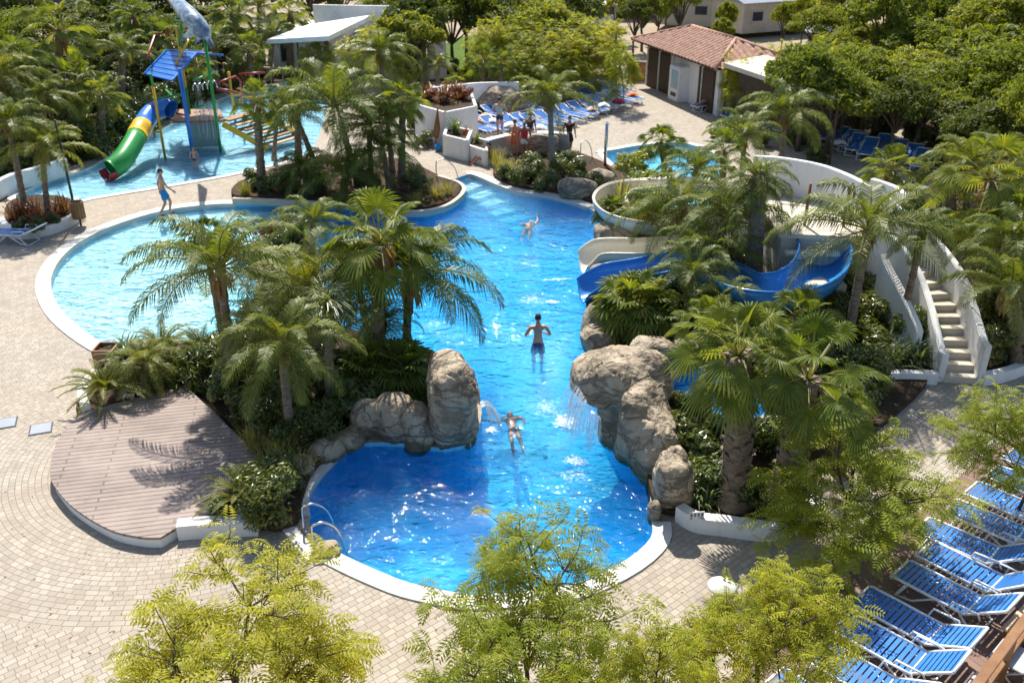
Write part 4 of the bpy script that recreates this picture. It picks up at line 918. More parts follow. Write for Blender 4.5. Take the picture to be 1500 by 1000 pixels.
lrow((1210,214),(1262,236),5,28,'%s from the left in the group of blue loungers at the dark hedge',0,G3)
lrow((1290,232),(1345,255),4,28,'%s from the left in the group of blue loungers behind the big fan palm',0,G3)
lounger(P(-8,352),R(-100),'single blue lounger cut off by the left edge beside the white kerbed planting','blue lounger at the left edge')
# ================================================================= bins, lamps, shower, handrails, sign
def bin_(px,py,l,h=.85,w=.42,pole=True):
    t=thing('litter_bin',l,'litter bin',P(px,py)); m=MB()
    m.tube([(0,0,0),(0,0,.3)],.035,8); m.build('stand',M['dark'],t)
    m=MB(); k=14
    for i in range(k):
        a=2*PI*i/k; m.box((math.cos(a)*w/2,math.sin(a)*w/2,.3+.3),(.03,w*.21,.6),a)
    m.build('slats',M['wood'],t)
    m=MB(); m.lathe([(w/2-.03,.3),(w/2-.03,.86),(w/2-.06,.86),(w/2-.06,.33)],n=16,cap=False); m.lathe([(.001,.32),(w/2-.03,.32)],n=16,cap=False); m.build('liner',M['dark'],t)
bin_(119,331,'brown slatted wooden litter bin on a leg beside the black lamp pole at the left')
t=thing('planter_tub','square brown wooden planter tub at the lagoon edge above the stage','planter',P(160,533)); m=MB(); 
for s in ((-.24,0,.04,.52),(.24,0,.04,.52),(0,-.24,.44,.04),(0,.24,.44,.04)): m.box((s[0],s[1],.25),(s[2],s[3],.5))
m.build('tub',M['wood'],t); m=MB(); m.box((0,0,.2),(.44,.44,.38)); m.build('soil',M['soil'],t)
def lamp(px,py,h,l,r=.045,disc=.34,mat='dark'):
    t=thing('lamp_post',l,'lamp post',P(px,py)); m=MB(); m.lathe([(.09,0),(.09,.08),(r,.12),(r,h)],n=12); m.build('post',M[mat],t)
    m=MB(); m.lathe([(.03,h-.0),(.10,h+.02),(.12,h+.2),(.10,h+.24)],n=16); m.build('lantern',M['white_pl'],t)
    m=MB(); m.lathe([(disc,h+.25),(disc*.96,h+.27),(disc*.4,h+.33),(.02,h+.35)],n=24); m.build('shade',M['white_pl'],t); return t
b=P(1043,1000); lamp(1040,990,zabove(b,868)-.25,'dark lamp post with a flat round white shade among the lower acacias',.05,.21)
t=thing('lamp_post','plain black lamp pole rising behind the brown slatted litter bin','lamp post',P(113,322)); m=MB(); m.tube([(0,0,0),(0,0,3.6)],[.05,.04],8); m.build('post',M['dark'],t)
lamp(302,118,3.0,'white headed lamp post in front of the white-roofed building',.05,.3) if False else lamp(441,118,2.4,'white headed lamp post in front of the white-roofed building',.05,.3)
lamp(685,100,2.6,'thin dark lamp post on the lawn edge at the top centre',.04,.2)
lamp(340,232,2.0,'thin dark post between the small fan palms',.04,.1) if False else None
t=thing('shower_post','slim pale steel shower post on the paving left of the upper pool','shower',P(886,247)); m=MB(); m.tube([(0,0,0),(0,0,2.0)],.07,10); m.build('post',M['metal'],t); m=MB(); m.lathe([(.16,0),(.16,.03),(.08,.06)],n=12); m.build('base',M['metal'],t); m=MB(); m.tube([(0,0,1.9),(0,-.25,1.98)],.03,8); m.tube([(0,-.25,1.99),(0,-.25,1.94)],.09,12); m.build('shower_head',M['metal'],t)
def handrail(px,py,rz,l,s=1,z=0):
    t=thing('handrail',l,'handrail',P(px,py,z),R(rz)); m=MB(); m.smooth=True; pts=smooth_line([(0,0,0),(0,0,.8*s),(0,.12*s,.92*s),(0,.4*s,.92*s),(0,.75*s,.55*s),(0,.95*s,-.2)],5); m.tube(pts,.022,8); m.build('rail',M['metal'],t); m=MB(); m.lathe([(.06,0),(.06,.015),(.03,.02)],n=12); m.build('flange',M['metal'],t)
handrail(640,268,-75,'steel handrail going into the water at the pool steps'); 
handrail(446,778,-70,'upper one of the two steel ladder rails at the lower left pool edge',.62); handrail(460,806,-70,'lower one of the two steel ladder rails at the lower left pool edge',.62)
handrail(850,240,-40,'thin steel rail behind the spiky planting near the shower post'); handrail(842,262,-100,'steel handrail between the planting and the sunlit boulder')
t=thing('small_sign','small white notice plate with dark pictograms on the white kerb','sign',P(1020,758,.34),R(8)); m=MB(); m.box((0,0,.07),(.3,.02,.13)); m.build('plate',M['white_pl'],t,bevel=.004)
m=MB(); 
for i in range(4):
    x=-.105+i*.07; m.tube([(x,-.013,.085),(x,-.0105,.085)],.02,8); m.box((x,-.0115,.05),(.035,.003,.02)); 
m.build('pictogram',M['dark'],t)
m=MB(); m.box((-.1,0,0),(.02,.02,.05)); m.box((.1,0,0),(.02,.02,.05)); m.build('bracket',M['dark'],t)
t=thing('spotlight','small white garden spotlight under the low palms at the stage corner','spotlight',P(190,588,.16)); m=MB(); m.box((0,0,.1),(.22,.16,.16)); m.build('housing',M['white_pl'],t,bevel=.02); m=MB(); m.box((0,-.085,.1),(.16,.012,.1)); m.build('lens',M['glass'],t)
t=thing('spotlight','small pale green garden lamp among plants at the right corner of the stage','spotlight',P(311,752,.2)); m=MB(); m.lathe([(.05,0),(.05,.12),(.1,.14),(.1,.2),(.02,.24)],n=12); m.build('housing',M['teal_panel'],t)
t=thing('counter','brown wooden counter box beside the kiosk entrance','counter',P(934,118),R(-20)); m=MB(); m.box((0,0,.55),(1.1,.6,1.1)); m.build('cabinet',M['wood'],t,bevel=.02); m=MB(); m.box((0,0,1.12),(1.2,.7,.05)); m.build('top',M['wood_d'],t,bevel=.01)
t=thing('paddling_float','red float lying in the water at the tip of the planted peninsula','float',P(356,372,-.06),R(-20)); m=MB(); m.smooth=True
k=[(math.cos(2*PI*i/20)*.36,math.sin(2*PI*i/20)*.3,.05) for i in range(21)]; m.tube(k,.085,10,False); m.build('ring',M['red_paint'],t)
t=thing('umbrella','closed orange and blue sun umbrella leaning at the tall white planter','umbrella',P(638,218)); m=MB(); m.tube([(0,0,0),(.15,.1,1.9)],.03,8); m.build('pole',M['wood'],t); m=MB(); m.tube([(.05,.03,.5),(.09,.06,.9),(.15,.1,1.8)],[.10,.16,.03],10); m.build('canopy',M['wood'],t)
t=thing('beach_ball','blue ball lying at the foot of the lower white planter','ball',P(642,216,.18)); m=MB(); m.smooth=True; m.lathe([(.001+.18*math.sin(PI*i/10),-.18*math.cos(PI*i/10)) for i in range(11)],n=16); m.build('ball',M['cloth_blue'],t)
# towels and bags on the terrace
for i,(x,y,mt,l) in enumerate([(704,190,'cloth_orange','orange bag on a lounger beside the tall white planter'),(722,190,'cloth_white','crumpled white towel on the loungers left of the standing woman'),(748,196,'cloth_white','white towel hanging over a lounger above the grey curved wall'),(712,182,'towel','beige towel heap on the loungers by the tall white planter'),(792,200,'cloth_white','white towel on the lounger behind the woman in red'),(884,166,'cloth_white','white towel on the front row loungers near the open paving'),(905,160,'cloth_red','red towel on the front row loungers near the open paving'),(868,172,'towel','beige towel on the leftmost front row loungers'),(925,150,'cloth_orange','orange towel on the second row of loungers'),(760,204,'cloth_navy','navy towel above the middle of the grey curved wall'),(1228,222,'cloth_white','white towel on the loungers at the dark hedge')]):
    m=MB(); m.smooth=True; n=9
    for a in range(n+1):
        for b in range(n+1):
            u,v=a/n*2-1,b/n*2-1; h=.40+.16*max(0,1-u*u-v*v*.7)+.07*noise.noise(V((u*3+i*9,v*3,0))); m.v.append((u*.32,v*.28,h))
    for b in range(n):
        for a in range(n): q=a*(n+1)+b; m.face((q,q+n+1,q+n+2,q+1))
    o=m.build('towel' if 'towel' in l else 'bag',M[mt]); o.location=P(x,y); mod=o.modifiers.new('thick','SOLIDIFY'); mod.thickness=.04; props(o,l,'towel' if 'towel' in l else 'bag')
# ================================================================= PLAY TOWER in the kids pool
pt=thing('play_tower','colourful water play tower with blue roof, tube slide and brown steps in the kids pool','play structure',(0,0,0))
base=P(283,226); bx,by=base.x,base.y
def Z(px_,bpx,bpy): return zabove(P(bpx,bpy),px_)
def post(b,top_y,segs,name='post',r=.06,lean=(0,0)):
    B=P(*b); zt=zabove(B,top_y); n=len(segs); z0=-.2
    for f0,f1,mt in segs:
        m=MB(); za=z0+(zt-z0)*f0; zb=z0+(zt-z0)*f1; m.tube([(B.x+lean[0]*za,B.y+lean[1]*za,za),(B.x+lean[0]*zb,B.y+lean[1]*zb,zb)],r,10); m.build(name,M[mt],pt)
    return V((B.x,B.y,zt))
pA=post((283,229),100,[(0,1,'blue_paint')],r=.09)
pB=post((241,226),108,[(0,.86,'yellow_paint'),(.86,1,'green_paint')])
pC=post((323,218),56,[(0,1,'green_paint')],r=.07)
pD=post((284,205),40,[(0,.5,'green_paint'),(.5,1,'yellow_paint')])
pE=post((345,180),105,[(0,.2,'blue_paint'),(.2,1,'yellow_paint')]) 
# roof: two slopes of blue boards bent over a ridge
zr=pA.z-.15
def board(a,b,mt,w,h=.05,name='roof_board',par=None):
    m=MB(); m.bar(a,b,w,h); return m.build(name,M[mt],par or pt,bevel=.01)
e1,e2=P(212,108,3.15),P(252,118,3.2); t1,t2=P(244,74,3.95),P(288,78,3.95); f1,f2=P(266,70,3.95),P(302,74,3.85)
m=MB()
for a,b in ((e1,t1),(e2,t2)): m.bar(a,b,.08)
for i in range(6):
    s=i/6; u=(i+.86)/6; q=[e1.lerp(t1,s),e2.lerp(t2,s),e2.lerp(t2,u),e1.lerp(t1,u)]; m.poly(q); m.poly([x-V((0,0,.05)) for x in q[::-1]])
bk1,bk2=t1+(V((1.3,.9,-.2))),t2+V((.9,1.0,-.25))
for i in range(5):
    s=i/5; u=(i+.88)/5; q=[t1.lerp(bk1,s),t2.lerp(bk2,s),t2.lerp(bk2,u),t1.lerp(bk1,u)]; m.poly(q); m.poly([x-V((0,0,.05)) for x in q[::-1]])
for a,b in ((t1,bk1),(t2,bk2)): m.bar(a,b,.08)
m.build('roof',M['blue_paint'],pt)
# platform, side panels, steps
zp=1.25
pf=[P(252,178,zp),P(330,176,zp),P(322,160,zp),P(258,160,zp)]
m=MB(); m.prism([(p.x,p.y) for p in pf],zp-.08,zp); m.build('platform',M['wood'],pt)
m=MB(); a,b=P(281,216,0),P(321,214,0); m.bar((a.x,a.y,.55),(b.x,b.y,.55),.06,1.1); m.build('side_panel',M['teal_panel'],pt)
for i in range(6):
    s=i/5; a=P(330,176,zp).lerp(P(392,212,.15),s); b=a+V((1.2,1.9,0)); m=MB(); m.bar(a,b,.55,.07); m.build('step',M['towel' if i%2 else 'wood'],pt)
for mt_,of in (('yellow_paint',V((-.05,-.1,-.15))),('wood',V((1.2,1.95,-.15)))):
    m=MB(); m.bar(P(328,176,zp)+of,P(394,213,.1)+of,.07,.26); m.build('step_side',M[mt_],pt)
for pts,mt,nm in (([P(228,145,2.2),P(268,138,2.3)],'green_paint','rail'),([P(283,158,1.9),P(318,150,1.9)],'green_paint','rail'),([P(283,118,3.0),P(318,105,3.0)],'green_paint','rail'),([P(243,132,1.8),P(262,150,1.5)],'green_paint','rail'),
    ([P(318,122,2.6),P(345,112,2.6),P(352,118,2.4),P(354,150,1.2)],'red_paint','rail'),([P(216,85,4.0),P(226,52,4.4),P(250,46,4.6)],'red_paint','water_pipe'),([P(255,30,5.2),P(274,33,5.2),P(300,38,5.2)],'green_paint','water_pipe'),([P(258,95,3.6),P(276,58,4.5)],'yellow_paint','water_pipe'),([P(318,130,2.3),P(345,135,2.0),P(375,148,1.7)],'red_paint','rail'),([P(258,166,1.6),P(275,170,1.5)],'red_paint','rail')):
    m=MB(); m.tube(pts,.05,8); m.build(nm,M[mt],pt)
m=MB(); 
for i in range(5):
    p=P(287+i*7,136-i*1.2,2.0); m.tube([p+V((.12*math.cos(PI*k/8),0,.3*math.sin(PI*k/8)+.1)) for k in range(9)],.03,6)
m.build('spray_hoops',M['metal'],pt)
m=MB(); rn=random.Random(3)
for i in range(60):
    p=P(285+rn.uniform(0,36),150+rn.uniform(-4,4),1.95); m.tube([p,p+V((rn.uniform(-.05,.05),-.12,-.5)),p+V((rn.uniform(-.1,.1),-.2,-1.5))],.008,3,False)
m.build('water_spray',M['fall'],pt)
# tube slide segments
tp=smooth_line([P(250,160,1.75),P(243,158,1.8),P(222,166,1.6),P(206,190,1.25),P(192,215,.85),P(178,236,.5),P(163,248,.28),P(150,254,.2)],5)
def tubeseg(i0,i1,mt,name,half=False,r=.42):
    m=MB(); m.smooth=True; n=16; pts=tp[i0:i1+1]
    for q,p in enumerate(pts):
        d=(pts[min(q+1,len(pts)-1)]-pts[max(q-1,0)]).normalized(); s=d.cross(V((0,0,1))).normalized(); u=s.cross(d)
        for rr in (r,r-.03):
            for j in range(n):
                a=(2*PI*j/n) if not half else (PI+PI*j/(n-1)); m.v.append(tuple(p+s*math.cos(a)*rr+u*math.sin(a)*rr))
    w=2*n
    for q in range(len(pts)-1):
        for j in range(n if not half else n-1):
            k=(j+1)%n; a=q*w; m.face((a+j,a+w+j,a+w+k,a+k)); m.face((a+n+j,a+n+k,a+w+n+k,a+w+n+j))
    for q in (0,len(pts)-1):
        for j in range(n if not half else n-1): k=(j+1)%n; a=q*w; m.face((a+j,a+k,a+n+k,a+n+j))
    return m.build(name,M[mt],pt)
tubeseg(0,14,'blue_paint','slide_tube'); tubeseg(14,17,'yellow_paint','slide_tube',r=.44); tubeseg(17,30,'green_paint','slide_tube'); tubeseg(30,34,'red_paint','slide_mouth',True,.43)
for q in ((226,195,30),(196,232,12)):
    p=P(*q[:2],0); m=MB(); m.tube([(p.x,p.y,-.2),(p.x,p.y,1.0 if q[2]==30 else .3)],.06,8); m.build('post',M['yellow_paint'],pt)
# grey-blue dolphin figure diving on top of the tower
dm,nt,nd,lk,bb=newmat('dolphin_paint'); co=pos(nt,True); nn=noise_n(nt,co,1.5,5,.7); lk.new(ramp(nt,nn.outputs[0],[(.38,(.06,.11,.19)),(.5,(.20,.27,.36)),(.6,(.6,.64,.68))]).outputs[0],bb.inputs['Base Color']); bb.inputs['Roughness'].default_value=.3; M['dolphin']=dm
dl=thing('dolphin_figure','grey and white painted dolphin figure diving at the top of the play tower','figure',(0,0,0))
dz=5.6; sp=smooth_line([P(236,-14,6.1),P(252,-2,6.0),P(268,14,5.8),P(283,30,5.5),P(294,42,5.2),P(302,52,4.95),P(307,60,4.75)],5); rr=[]
kk=len(sp)
for i in range(kk):
    t_=i/(kk-1); rr.append(max(.03,.40*math.sin(PI*min(1,(t_*.92+.03)))**.8*(1 if t_<.8 else 1-(t_-.8)*2.6)))
m=MB(); m.smooth=True; m.tube(sp,rr,16)
def fin(a,b,c,th=.05):
    n=(b-a).cross(c-a).normalized()*th; k=len(m.v); m.smooth=False
    m.v.extend([tuple(a+n),tuple(b+n*.3),tuple(c+n),tuple(a-n),tuple(b-n*.3),tuple(c-n)])
    for f in ((0,1,2),(5,4,3),(0,3,4,1),(1,4,5,2),(2,5,3,0)): m.face(tuple(k+x for x in f))
fin(P(276,30,5.7),P(276,22,6.5),P(288,38,5.6)); fin(P(278,42,5.2),P(262,62,4.6),P(288,50,5.0)); fin(P(290,50,4.9),P(286,66,4.3),P(297,54,4.8))
fin(P(240,-10,6.1),P(212,-14,6.2),P(244,-2,6.0),.07); fin(P(240,-12,6.1),P(256,-30,6.5),P(248,-4,6.0),.07)
m.smooth=True; bk_=smooth_line([P(303,54,4.9),P(309,64,4.65),P(312,70,4.5)],3); m.tube(bk_,[.16,.13,.10,.09,.08,.06,.03],10)
m.build('body',M['dolphin'],dl)
m=MB(); p=P(284,205,0); m.tube([(p.x,p.y,4.2),(p.x+.3,p.y-.2,5.2)],.05,8); m.build('mount',M['green_paint'],dl)
kw=thing('toddler_slide','small white and red spray figure standing behind the kids pool','play structure',P(372,150)); m=MB(); m.tube([(0,0,-.2),(0,0,1.5)],.06,8); m.build('post',M['yellow_paint'],kw); m=MB(); m.tube([(-.6,0,1.5),(.8,0,1.6)],.06,8); m.build('bar',M['red_paint'],kw)
fn=thing('boundary_fence','low pale rail fence behind the kids pool','fence',(0,0,0)); 
fp=[P(330,118),P(400,126),P(470,133)]
for i in range(9): a=fp[0].lerp(fp[2],i/8); m=MB(); m.tube([(a.x,a.y,0),(a.x,a.y,1.0)],.035,6); m.build('post',M['towel'],fn)
m=MB(); m.bar(fp[0]+V((0,0,1)),fp[2]+V((0,0,1)),.1,.1); m.build('rail',M['towel'],fn)
# ================================================================= PEOPLE
def skin_mesh(nodes,edges,sub=2,name='body'):
    me=bpy.data.meshes.new(name); me.from_pydata([n[0] for n in nodes],edges,[]); o=bpy.data.objects.new('tmp',me); C.objects.link(o)
    mod=o.modifiers.new('s','SKIN'); mod.use_smooth_shade=True; mod.branch_smoothing=.6
    for i,n in enumerate(nodes):
        sv=me.skin_vertices[0].data[i]; r=n[1]; sv.radius=r if isinstance(r,tuple) else (r,r)
    me.skin_vertices[0].data[0].use_root=True
    ss=o.modifiers.new('ss','SUBSURF'); ss.levels=sub; ss.render_levels=sub
    dg=bpy.context.evaluated_depsgraph_get(); dg.update(); res=bpy.data.meshes.new_from_object(o.evaluated_get(dg)); bpy.data.objects.remove(o); 
    for p in res.polygons: p.use_smooth=True
    return res
def person(label,loc,rz,J,skin='skin',hair='hair',clothes=(),h=1.0,group=None,hat=None,tilt=(0,0),hands=True):
    """J: joints: pelvis, chest, neck, head, shL/R, elL/R, haL/R, hipL/R, knL/R, anL/R, toL/R ; facing -y"""
    t=thing('person',label,'person',loc,rz,group); t.rotation_euler=(tilt[0],tilt[1],rz); t.scale=(h,h,h)
    Jv={k:V(v) for k,v in J.items()}
    names=['pelvis','waist','chest','neck','head0','shL','elL','haL','shR','elR','haR','hipL','knL','anL','toL','hipR','knR','anR','toR']
    Jv['waist']=Jv['pelvis'].lerp(Jv['chest'],.45); Jv['head0']=Jv['neck'].lerp(Jv['head'],.5)
    rad=dict(pelvis=(.155,.11),waist=(.13,.10),chest=(.165,.115),neck=(.058,.058),head0=(.055,.06),shL=.062,elL=.042,haL=.028,shR=.062,elR=.042,haR=.028,hipL=.095,knL=.058,anL=.038,toL=.035,hipR=.095,knR=.058,anR=.038,toR=.035)
    ed=[('pelvis','waist'),('waist','chest'),('chest','neck'),('neck','head0'),('chest','shL'),('shL','elL'),('elL','haL'),('chest','shR'),('shR','elR'),('elR','haR'),('pelvis','hipL'),('hipL','knL'),('knL','anL'),('anL','toL'),('pelvis','hipR'),('hipR','knR'),('knR','anR'),('anR','toR')]
    idx={n:i for i,n in enumerate(names)}
    body=skin_mesh([(tuple(Jv[n]),rad[n]) for n in names],[(idx[a],idx[b]) for a,b in ed])
    # head with face, and hands, joined into the same mesh
    bm=bmesh.new(); bm.from_mesh(body)
    hd_=Jv['head']; up=(Jv['head']-Jv['neck']).normalized()
    f=V(J.get('face',(0,-1,0))).normalized(); f=(f-up*f.dot(up)).normalized(); s=f.cross(up)
    r=bmesh.ops.create_icosphere(bm,subdivisions=3,radius=1)
    for v in r['verts']:
        c=v.co.copy(); x,y,z=c.x*.075,c.y*.095,c.z*.115
        if z<0: x*=1-.25*(-c.z)**2
        if -.35<c.z<.25 and c.y>.75 and abs(c.x)<.28: y+=.03*(1-abs(c.x)/.28)*(1-abs(c.z+.1)/.4)
        if .1<c.z<.35 and c.y>.6 and .15<abs(c.x)<.55: y-=.012
        if abs(c.x)>.92 and abs(c.z)<.3: x*=1.18
        if -.6<c.z<-.45 and c.y>.6: y-=.006
        v.co=hd_+s*x+f*y+up*z
    for side_ in ('L','R'):
        if not hands: break
        a,b=Jv['el'+side_],Jv['ha'+side_]; d=(b-a).normalized(); o_=d.cross(f).normalized() if abs(d.dot(f))<.95 else s
        n_=d.cross(o_).normalized()
        r=bmesh.ops.create_icosphere(bm,subdivisions=2,radius=1)
        for v in r['verts']: c=v.co.copy(); v.co=b+d*(.045+c.z*.05)+o_*c.x*.022+n_*c.y*.042
        for k in range(5):
            off=(k-1.5)*.019; L_=(.07,.08,.075,.06)[k] if k<4 else .05
            base=b+d*.085+n_*off if k<4 else b+d*.04-n_*.042; dd=d if k<4 else (d-n_*.9).normalized()
            r=bmesh.ops.create_cone(bm,cap_ends=True,segments=6,radius1=.0095,radius2=.007,depth=L_)
            q=dd.to_track_quat('Z','Y').to_matrix()
            for v in r['verts']: z=v.co.z/L_+.5; v.co=base+q@V((v.co.x,v.co.y,0))+dd*(z*L_)+o_*(.02*z*z)
    bm.to_mesh(body); bm.free(); body.materials.append(M[skin])
    for p in body.polygons: p.use_smooth=True
    b=link('body',body,t)
    # hair cap
    m=MB(); m.smooth=True; n=14; R_=len(m.v)
    for i in range(8):
        th=PI*.62*i/7
        for j in range(n):
            ph=2*PI*j/n; fy=math.cos(ph); z=math.cos(th); rr=math.sin(th)
            zz=max(z, .25 if fy>.35 else -.6)
            q=hd_+s*(math.sin(ph)*rr*.084)+f*(fy*rr*.10-.008)+up*(zz*.123+.006); m.v.append(tuple(q))
    for i in range(7):
        for j in range(n): m.face((i*n+j,(i+1)*n+j,(i+1)*n+(j+1)%n,i*n+(j+1)%n))
    m.build('hair' if not hat else 'cap',M[hat or hair],t)
    for c_ in clothes:
        nm,mt,parts,grow=c_
        ns=[];es=[];ii={}
        for a_,b_,t0,t1,ra,rb in parts:
            pa,pb=Jv[a_],Jv[b_]; 
            for key,tt,rd in (((a_,b_,t0),t0,ra),((a_,b_,t1),t1,rb)):
                kk_=a_ if tt==0 else (b_ if tt==1 else key)
                if kk_ not in ii: ii[kk_]=len(ns); ns.append((tuple(pa.lerp(pb,tt)),rd))
            k0=a_ if t0==0 else (a_,b_,t0); k1=b_ if t1==1 else (a_,b_,t1)
            es.append((ii[k0],ii[k1]))
        me=skin_mesh(ns,es,2,nm); me.materials.append(M[mt]); link(nm,me,t)
    return t
def SH(mt,l=.7): return ('shorts',mt,[('pelvis','hipL',0,1,(.175,.13),.125),('hipL','knL',0,l,.125,.105),('pelvis','hipR',0,1,(.175,.13),.125),('hipR','knR',0,l,.125,.105),('pelvis','waist',0,.6,(.175,.13),(.15,.12))],0)
def TOP(mt,sl=.5,w=.185): 
    p=[('pelvis','waist',.2,1,(.165,.13),(.15,.122)),('waist','chest',0,1,(.15,.122),(w,.135)),('chest','neck',0,.55,(w,.135),(.09,.08))]
    if sl: p+=[('chest','shL',0,1,(w,.135),.085),('shL','elL',0,sl,.085,.07),('chest','shR',0,1,(w,.135),.085),('shR','elR',0,sl,.085,.07)]
    return ('shirt',mt,p,0)
ST=dict(pelvis=(0,0,.95),chest=(0,0,1.32),neck=(0,0,1.5),head=(0,-.02,1.64),shL=(.19,0,1.42),elL=(.26,.03,1.14),haL=(.27,-.05,.90),shR=(-.19,0,1.42),elR=(-.26,.03,1.14),haR=(-.27,-.05,.90),hipL=(.09,0,.88),knL=(.1,-.02,.48),anL=(.1,.02,.08),toL=(.11,-.14,.03),hipR=(-.09,0,.88),knR=(-.1,-.02,.48),anR=(-.1,.02,.08),toR=(-.11,-.14,.03))
def pose(**k): d=dict(ST); d.update(k); return d
def SHOES(mt): return ('shoe',mt,[('anL','toL',.2,1,.05,.045)],0),('shoe',mt,[('anR','toR',.2,1,.05,.045)],0)
person('bare-chested man in blue shorts walking along the rim of the pale lagoon',P(245,316),R(115),pose(knL=(.1,-.2,.5),anL=(.1,-.12,.10),toL=(.1,-.28,.05),knR=(-.1,.0,.49),anR=(-.1,.25,.12),toR=(-.1,.1,.04),elL=(.24,.12,1.16),haL=(.24,.1,.9),elR=(-.24,-.12,1.17),haR=(-.22,-.3,.98)),'skin','hair',[SH('cloth_blue',.75),*SHOES('dark')])
person('small child standing in the shallow kids pool near the dolphin shadow',P(288,252,-.22),R(20),ST,'skin','hair_l',[SH('cloth_navy',.3)],.62)
person('man in dark shorts standing waist deep in the main pool, back turned',V((P(788,503,-.1).x,P(788,503,-.1).y,-1.04)),R(185),pose(elL=(.33,.0,1.17),haL=(.2,-.25,1.12),elR=(-.33,.0,1.17),haR=(-.2,-.25,1.12),neck=(0,-.03,1.5),head=(0,-.07,1.63)),'skin','hair',[SH('cloth_navy',.7)],1.02)
SW=dict(pelvis=(0,0,0),chest=(0,.02,.38),neck=(0,.0,.56),head=(0,.06,.70),shL=(.19,0,.48),elL=(.30,-.06,.72),haL=(.24,-.12,.93),shR=(-.19,0,.48),elR=(-.27,-.12,.28),haR=(-.22,-.2,.08),hipL=(.09,0,-.07),knL=(.12,-.03,-.47),anL=(.12,-.1,-.85),toL=(.13,-.06,-.98),hipR=(-.09,0,-.07),knR=(-.12,-.10,-.47),anR=(-.12,-.02,-.85),toR=(-.13,-.02,-.98),face=(0,-1,0))
person('swimmer with white-tinged back swimming away from us in the upper part of the main pool',P(773,338,-.24),0,SW,'skin','hair',[SH('cloth_navy',.3)],.95,tilt=(R(-78),0)).rotation_euler=(R(-82),0,R(-8))
SW2=dict(SW); SW2.update(elL=(-.30,.0,.0) if 0 else (.32,-.05,.36),haL=(.30,-.15,.1),elR=(-.32,.22,.60),haR=(-.62,.16,.66))
person('front crawl swimmer raising a bent arm near the small waterfall',P(752,630,-.27),0,SW2,'skin_d','hair',[SH('cloth_black',.3)],.88).rotation_euler=(R(-82),0,R(8))
person('woman in red tank top, white shorts and pale cap by the grey wall',P(768,236),R(-5),pose(haL=(.2,-.2,.98)),'skin_d','hair',[SH('cloth_white',.45),TOP('cloth_red',0,.18)],1.0,hat='cloth_white')
person('person with an orange towel round the body left of the woman in red',P(754,232),R(10),pose(haL=(.1,-.22,1.12),haR=(-.1,-.22,1.15)),'skin','hair',[('shirt','cloth_orange',[('pelvis','waist',0,1,(.2,.16),(.18,.15)),('waist','chest',0,1,(.18,.15),(.19,.15)),('hipL','knL',0,.6,.13,.13),('pelvis','hipL',0,1,(.2,.16),.13),('pelvis','hipR',0,1,(.2,.16),.13),('hipR','knR',0,.6,.13,.13)],0)],.97)
person('person in dark clothes standing behind the woman in red',P(776,222),R(170),ST,'skin_d','hair',[SH('cloth_black',.5),TOP('cloth_black')],1.0)
person('man in black t-shirt and dark shorts walking near the shower post',P(833,227),R(160),pose(knL=(.1,-.12,.49),anL=(.1,-.05,.09),anR=(-.1,.2,.12),toR=(-.1,.06,.04)),'skin','hair_l',[SH('cloth_black',.8),TOP('cloth_black')],1.0)
person('woman in a striped pale top standing between the crowded loungers',P(732,200),R(175),pose(elL=(.33,.05,1.2),haL=(.2,-.06,1.02),elR=(-.33,.05,1.2),haR=(-.2,-.06,1.02)),'skin','hair',[SH('cloth_navy',.4),TOP('cloth_pale',.4)],1.05)
SIT=pose(pelvis=(0,0,.14),chest=(0,.1,.5),neck=(0,.1,.68),head=(0,.06,.82),shL=(.19,.1,.6),elL=(.26,.15,.34),haL=(.27,.25,.08),shR=(-.19,.1,.6),elR=(-.26,.15,.34),haR=(-.27,.25,.08),hipL=(.09,-.03,.12),knL=(.12,-.42,.32),anL=(.12,-.72,.06),toL=(.12,-.86,.05),hipR=(-.09,-.03,.12),knR=(-.12,-.42,.32),anR=(-.12,-.72,.06),toR=(-.12,-.86,.05))
person('person sitting with bare legs stretched out beside the stepped white planters',P(714,240),R(-75),SIT,'skin_d','hair',[SH('cloth_red',.5)])
LIE=dict(pelvis=(0,.8,.46),chest=(0,1.15,.56),neck=(0,1.42,.72),head=(0,1.55,.80),shL=(.19,1.36,.66),elL=(.27,1.1,.56),haL=(.25,.85,.45),shR=(-.19,1.36,.66),elR=(-.27,1.1,.56),haR=(-.25,.85,.45),hipL=(.09,.76,.44),knL=(.1,.42,.62),anL=(.1,.1,.42),toL=(.1,.0,.48),hipR=(-.09,.76,.44),knR=(-.1,.42,.44),anR=(-.1,.06,.42),toR=(-.1,.0,.5),face=(0,-.5,1))
for (x,y),l,ht in (((1018,165),'sunbather lying on the front lounger below the kiosk, with a blue cap','cloth_blue'),((1028,154),'sunbather with bare skin lying on the lounger just below the kiosk doors',None)):
    person(l,P(x,y),R(-60),LIE,'skin','hair',[SH('cloth_navy',.3)],1.0,hat=ht)
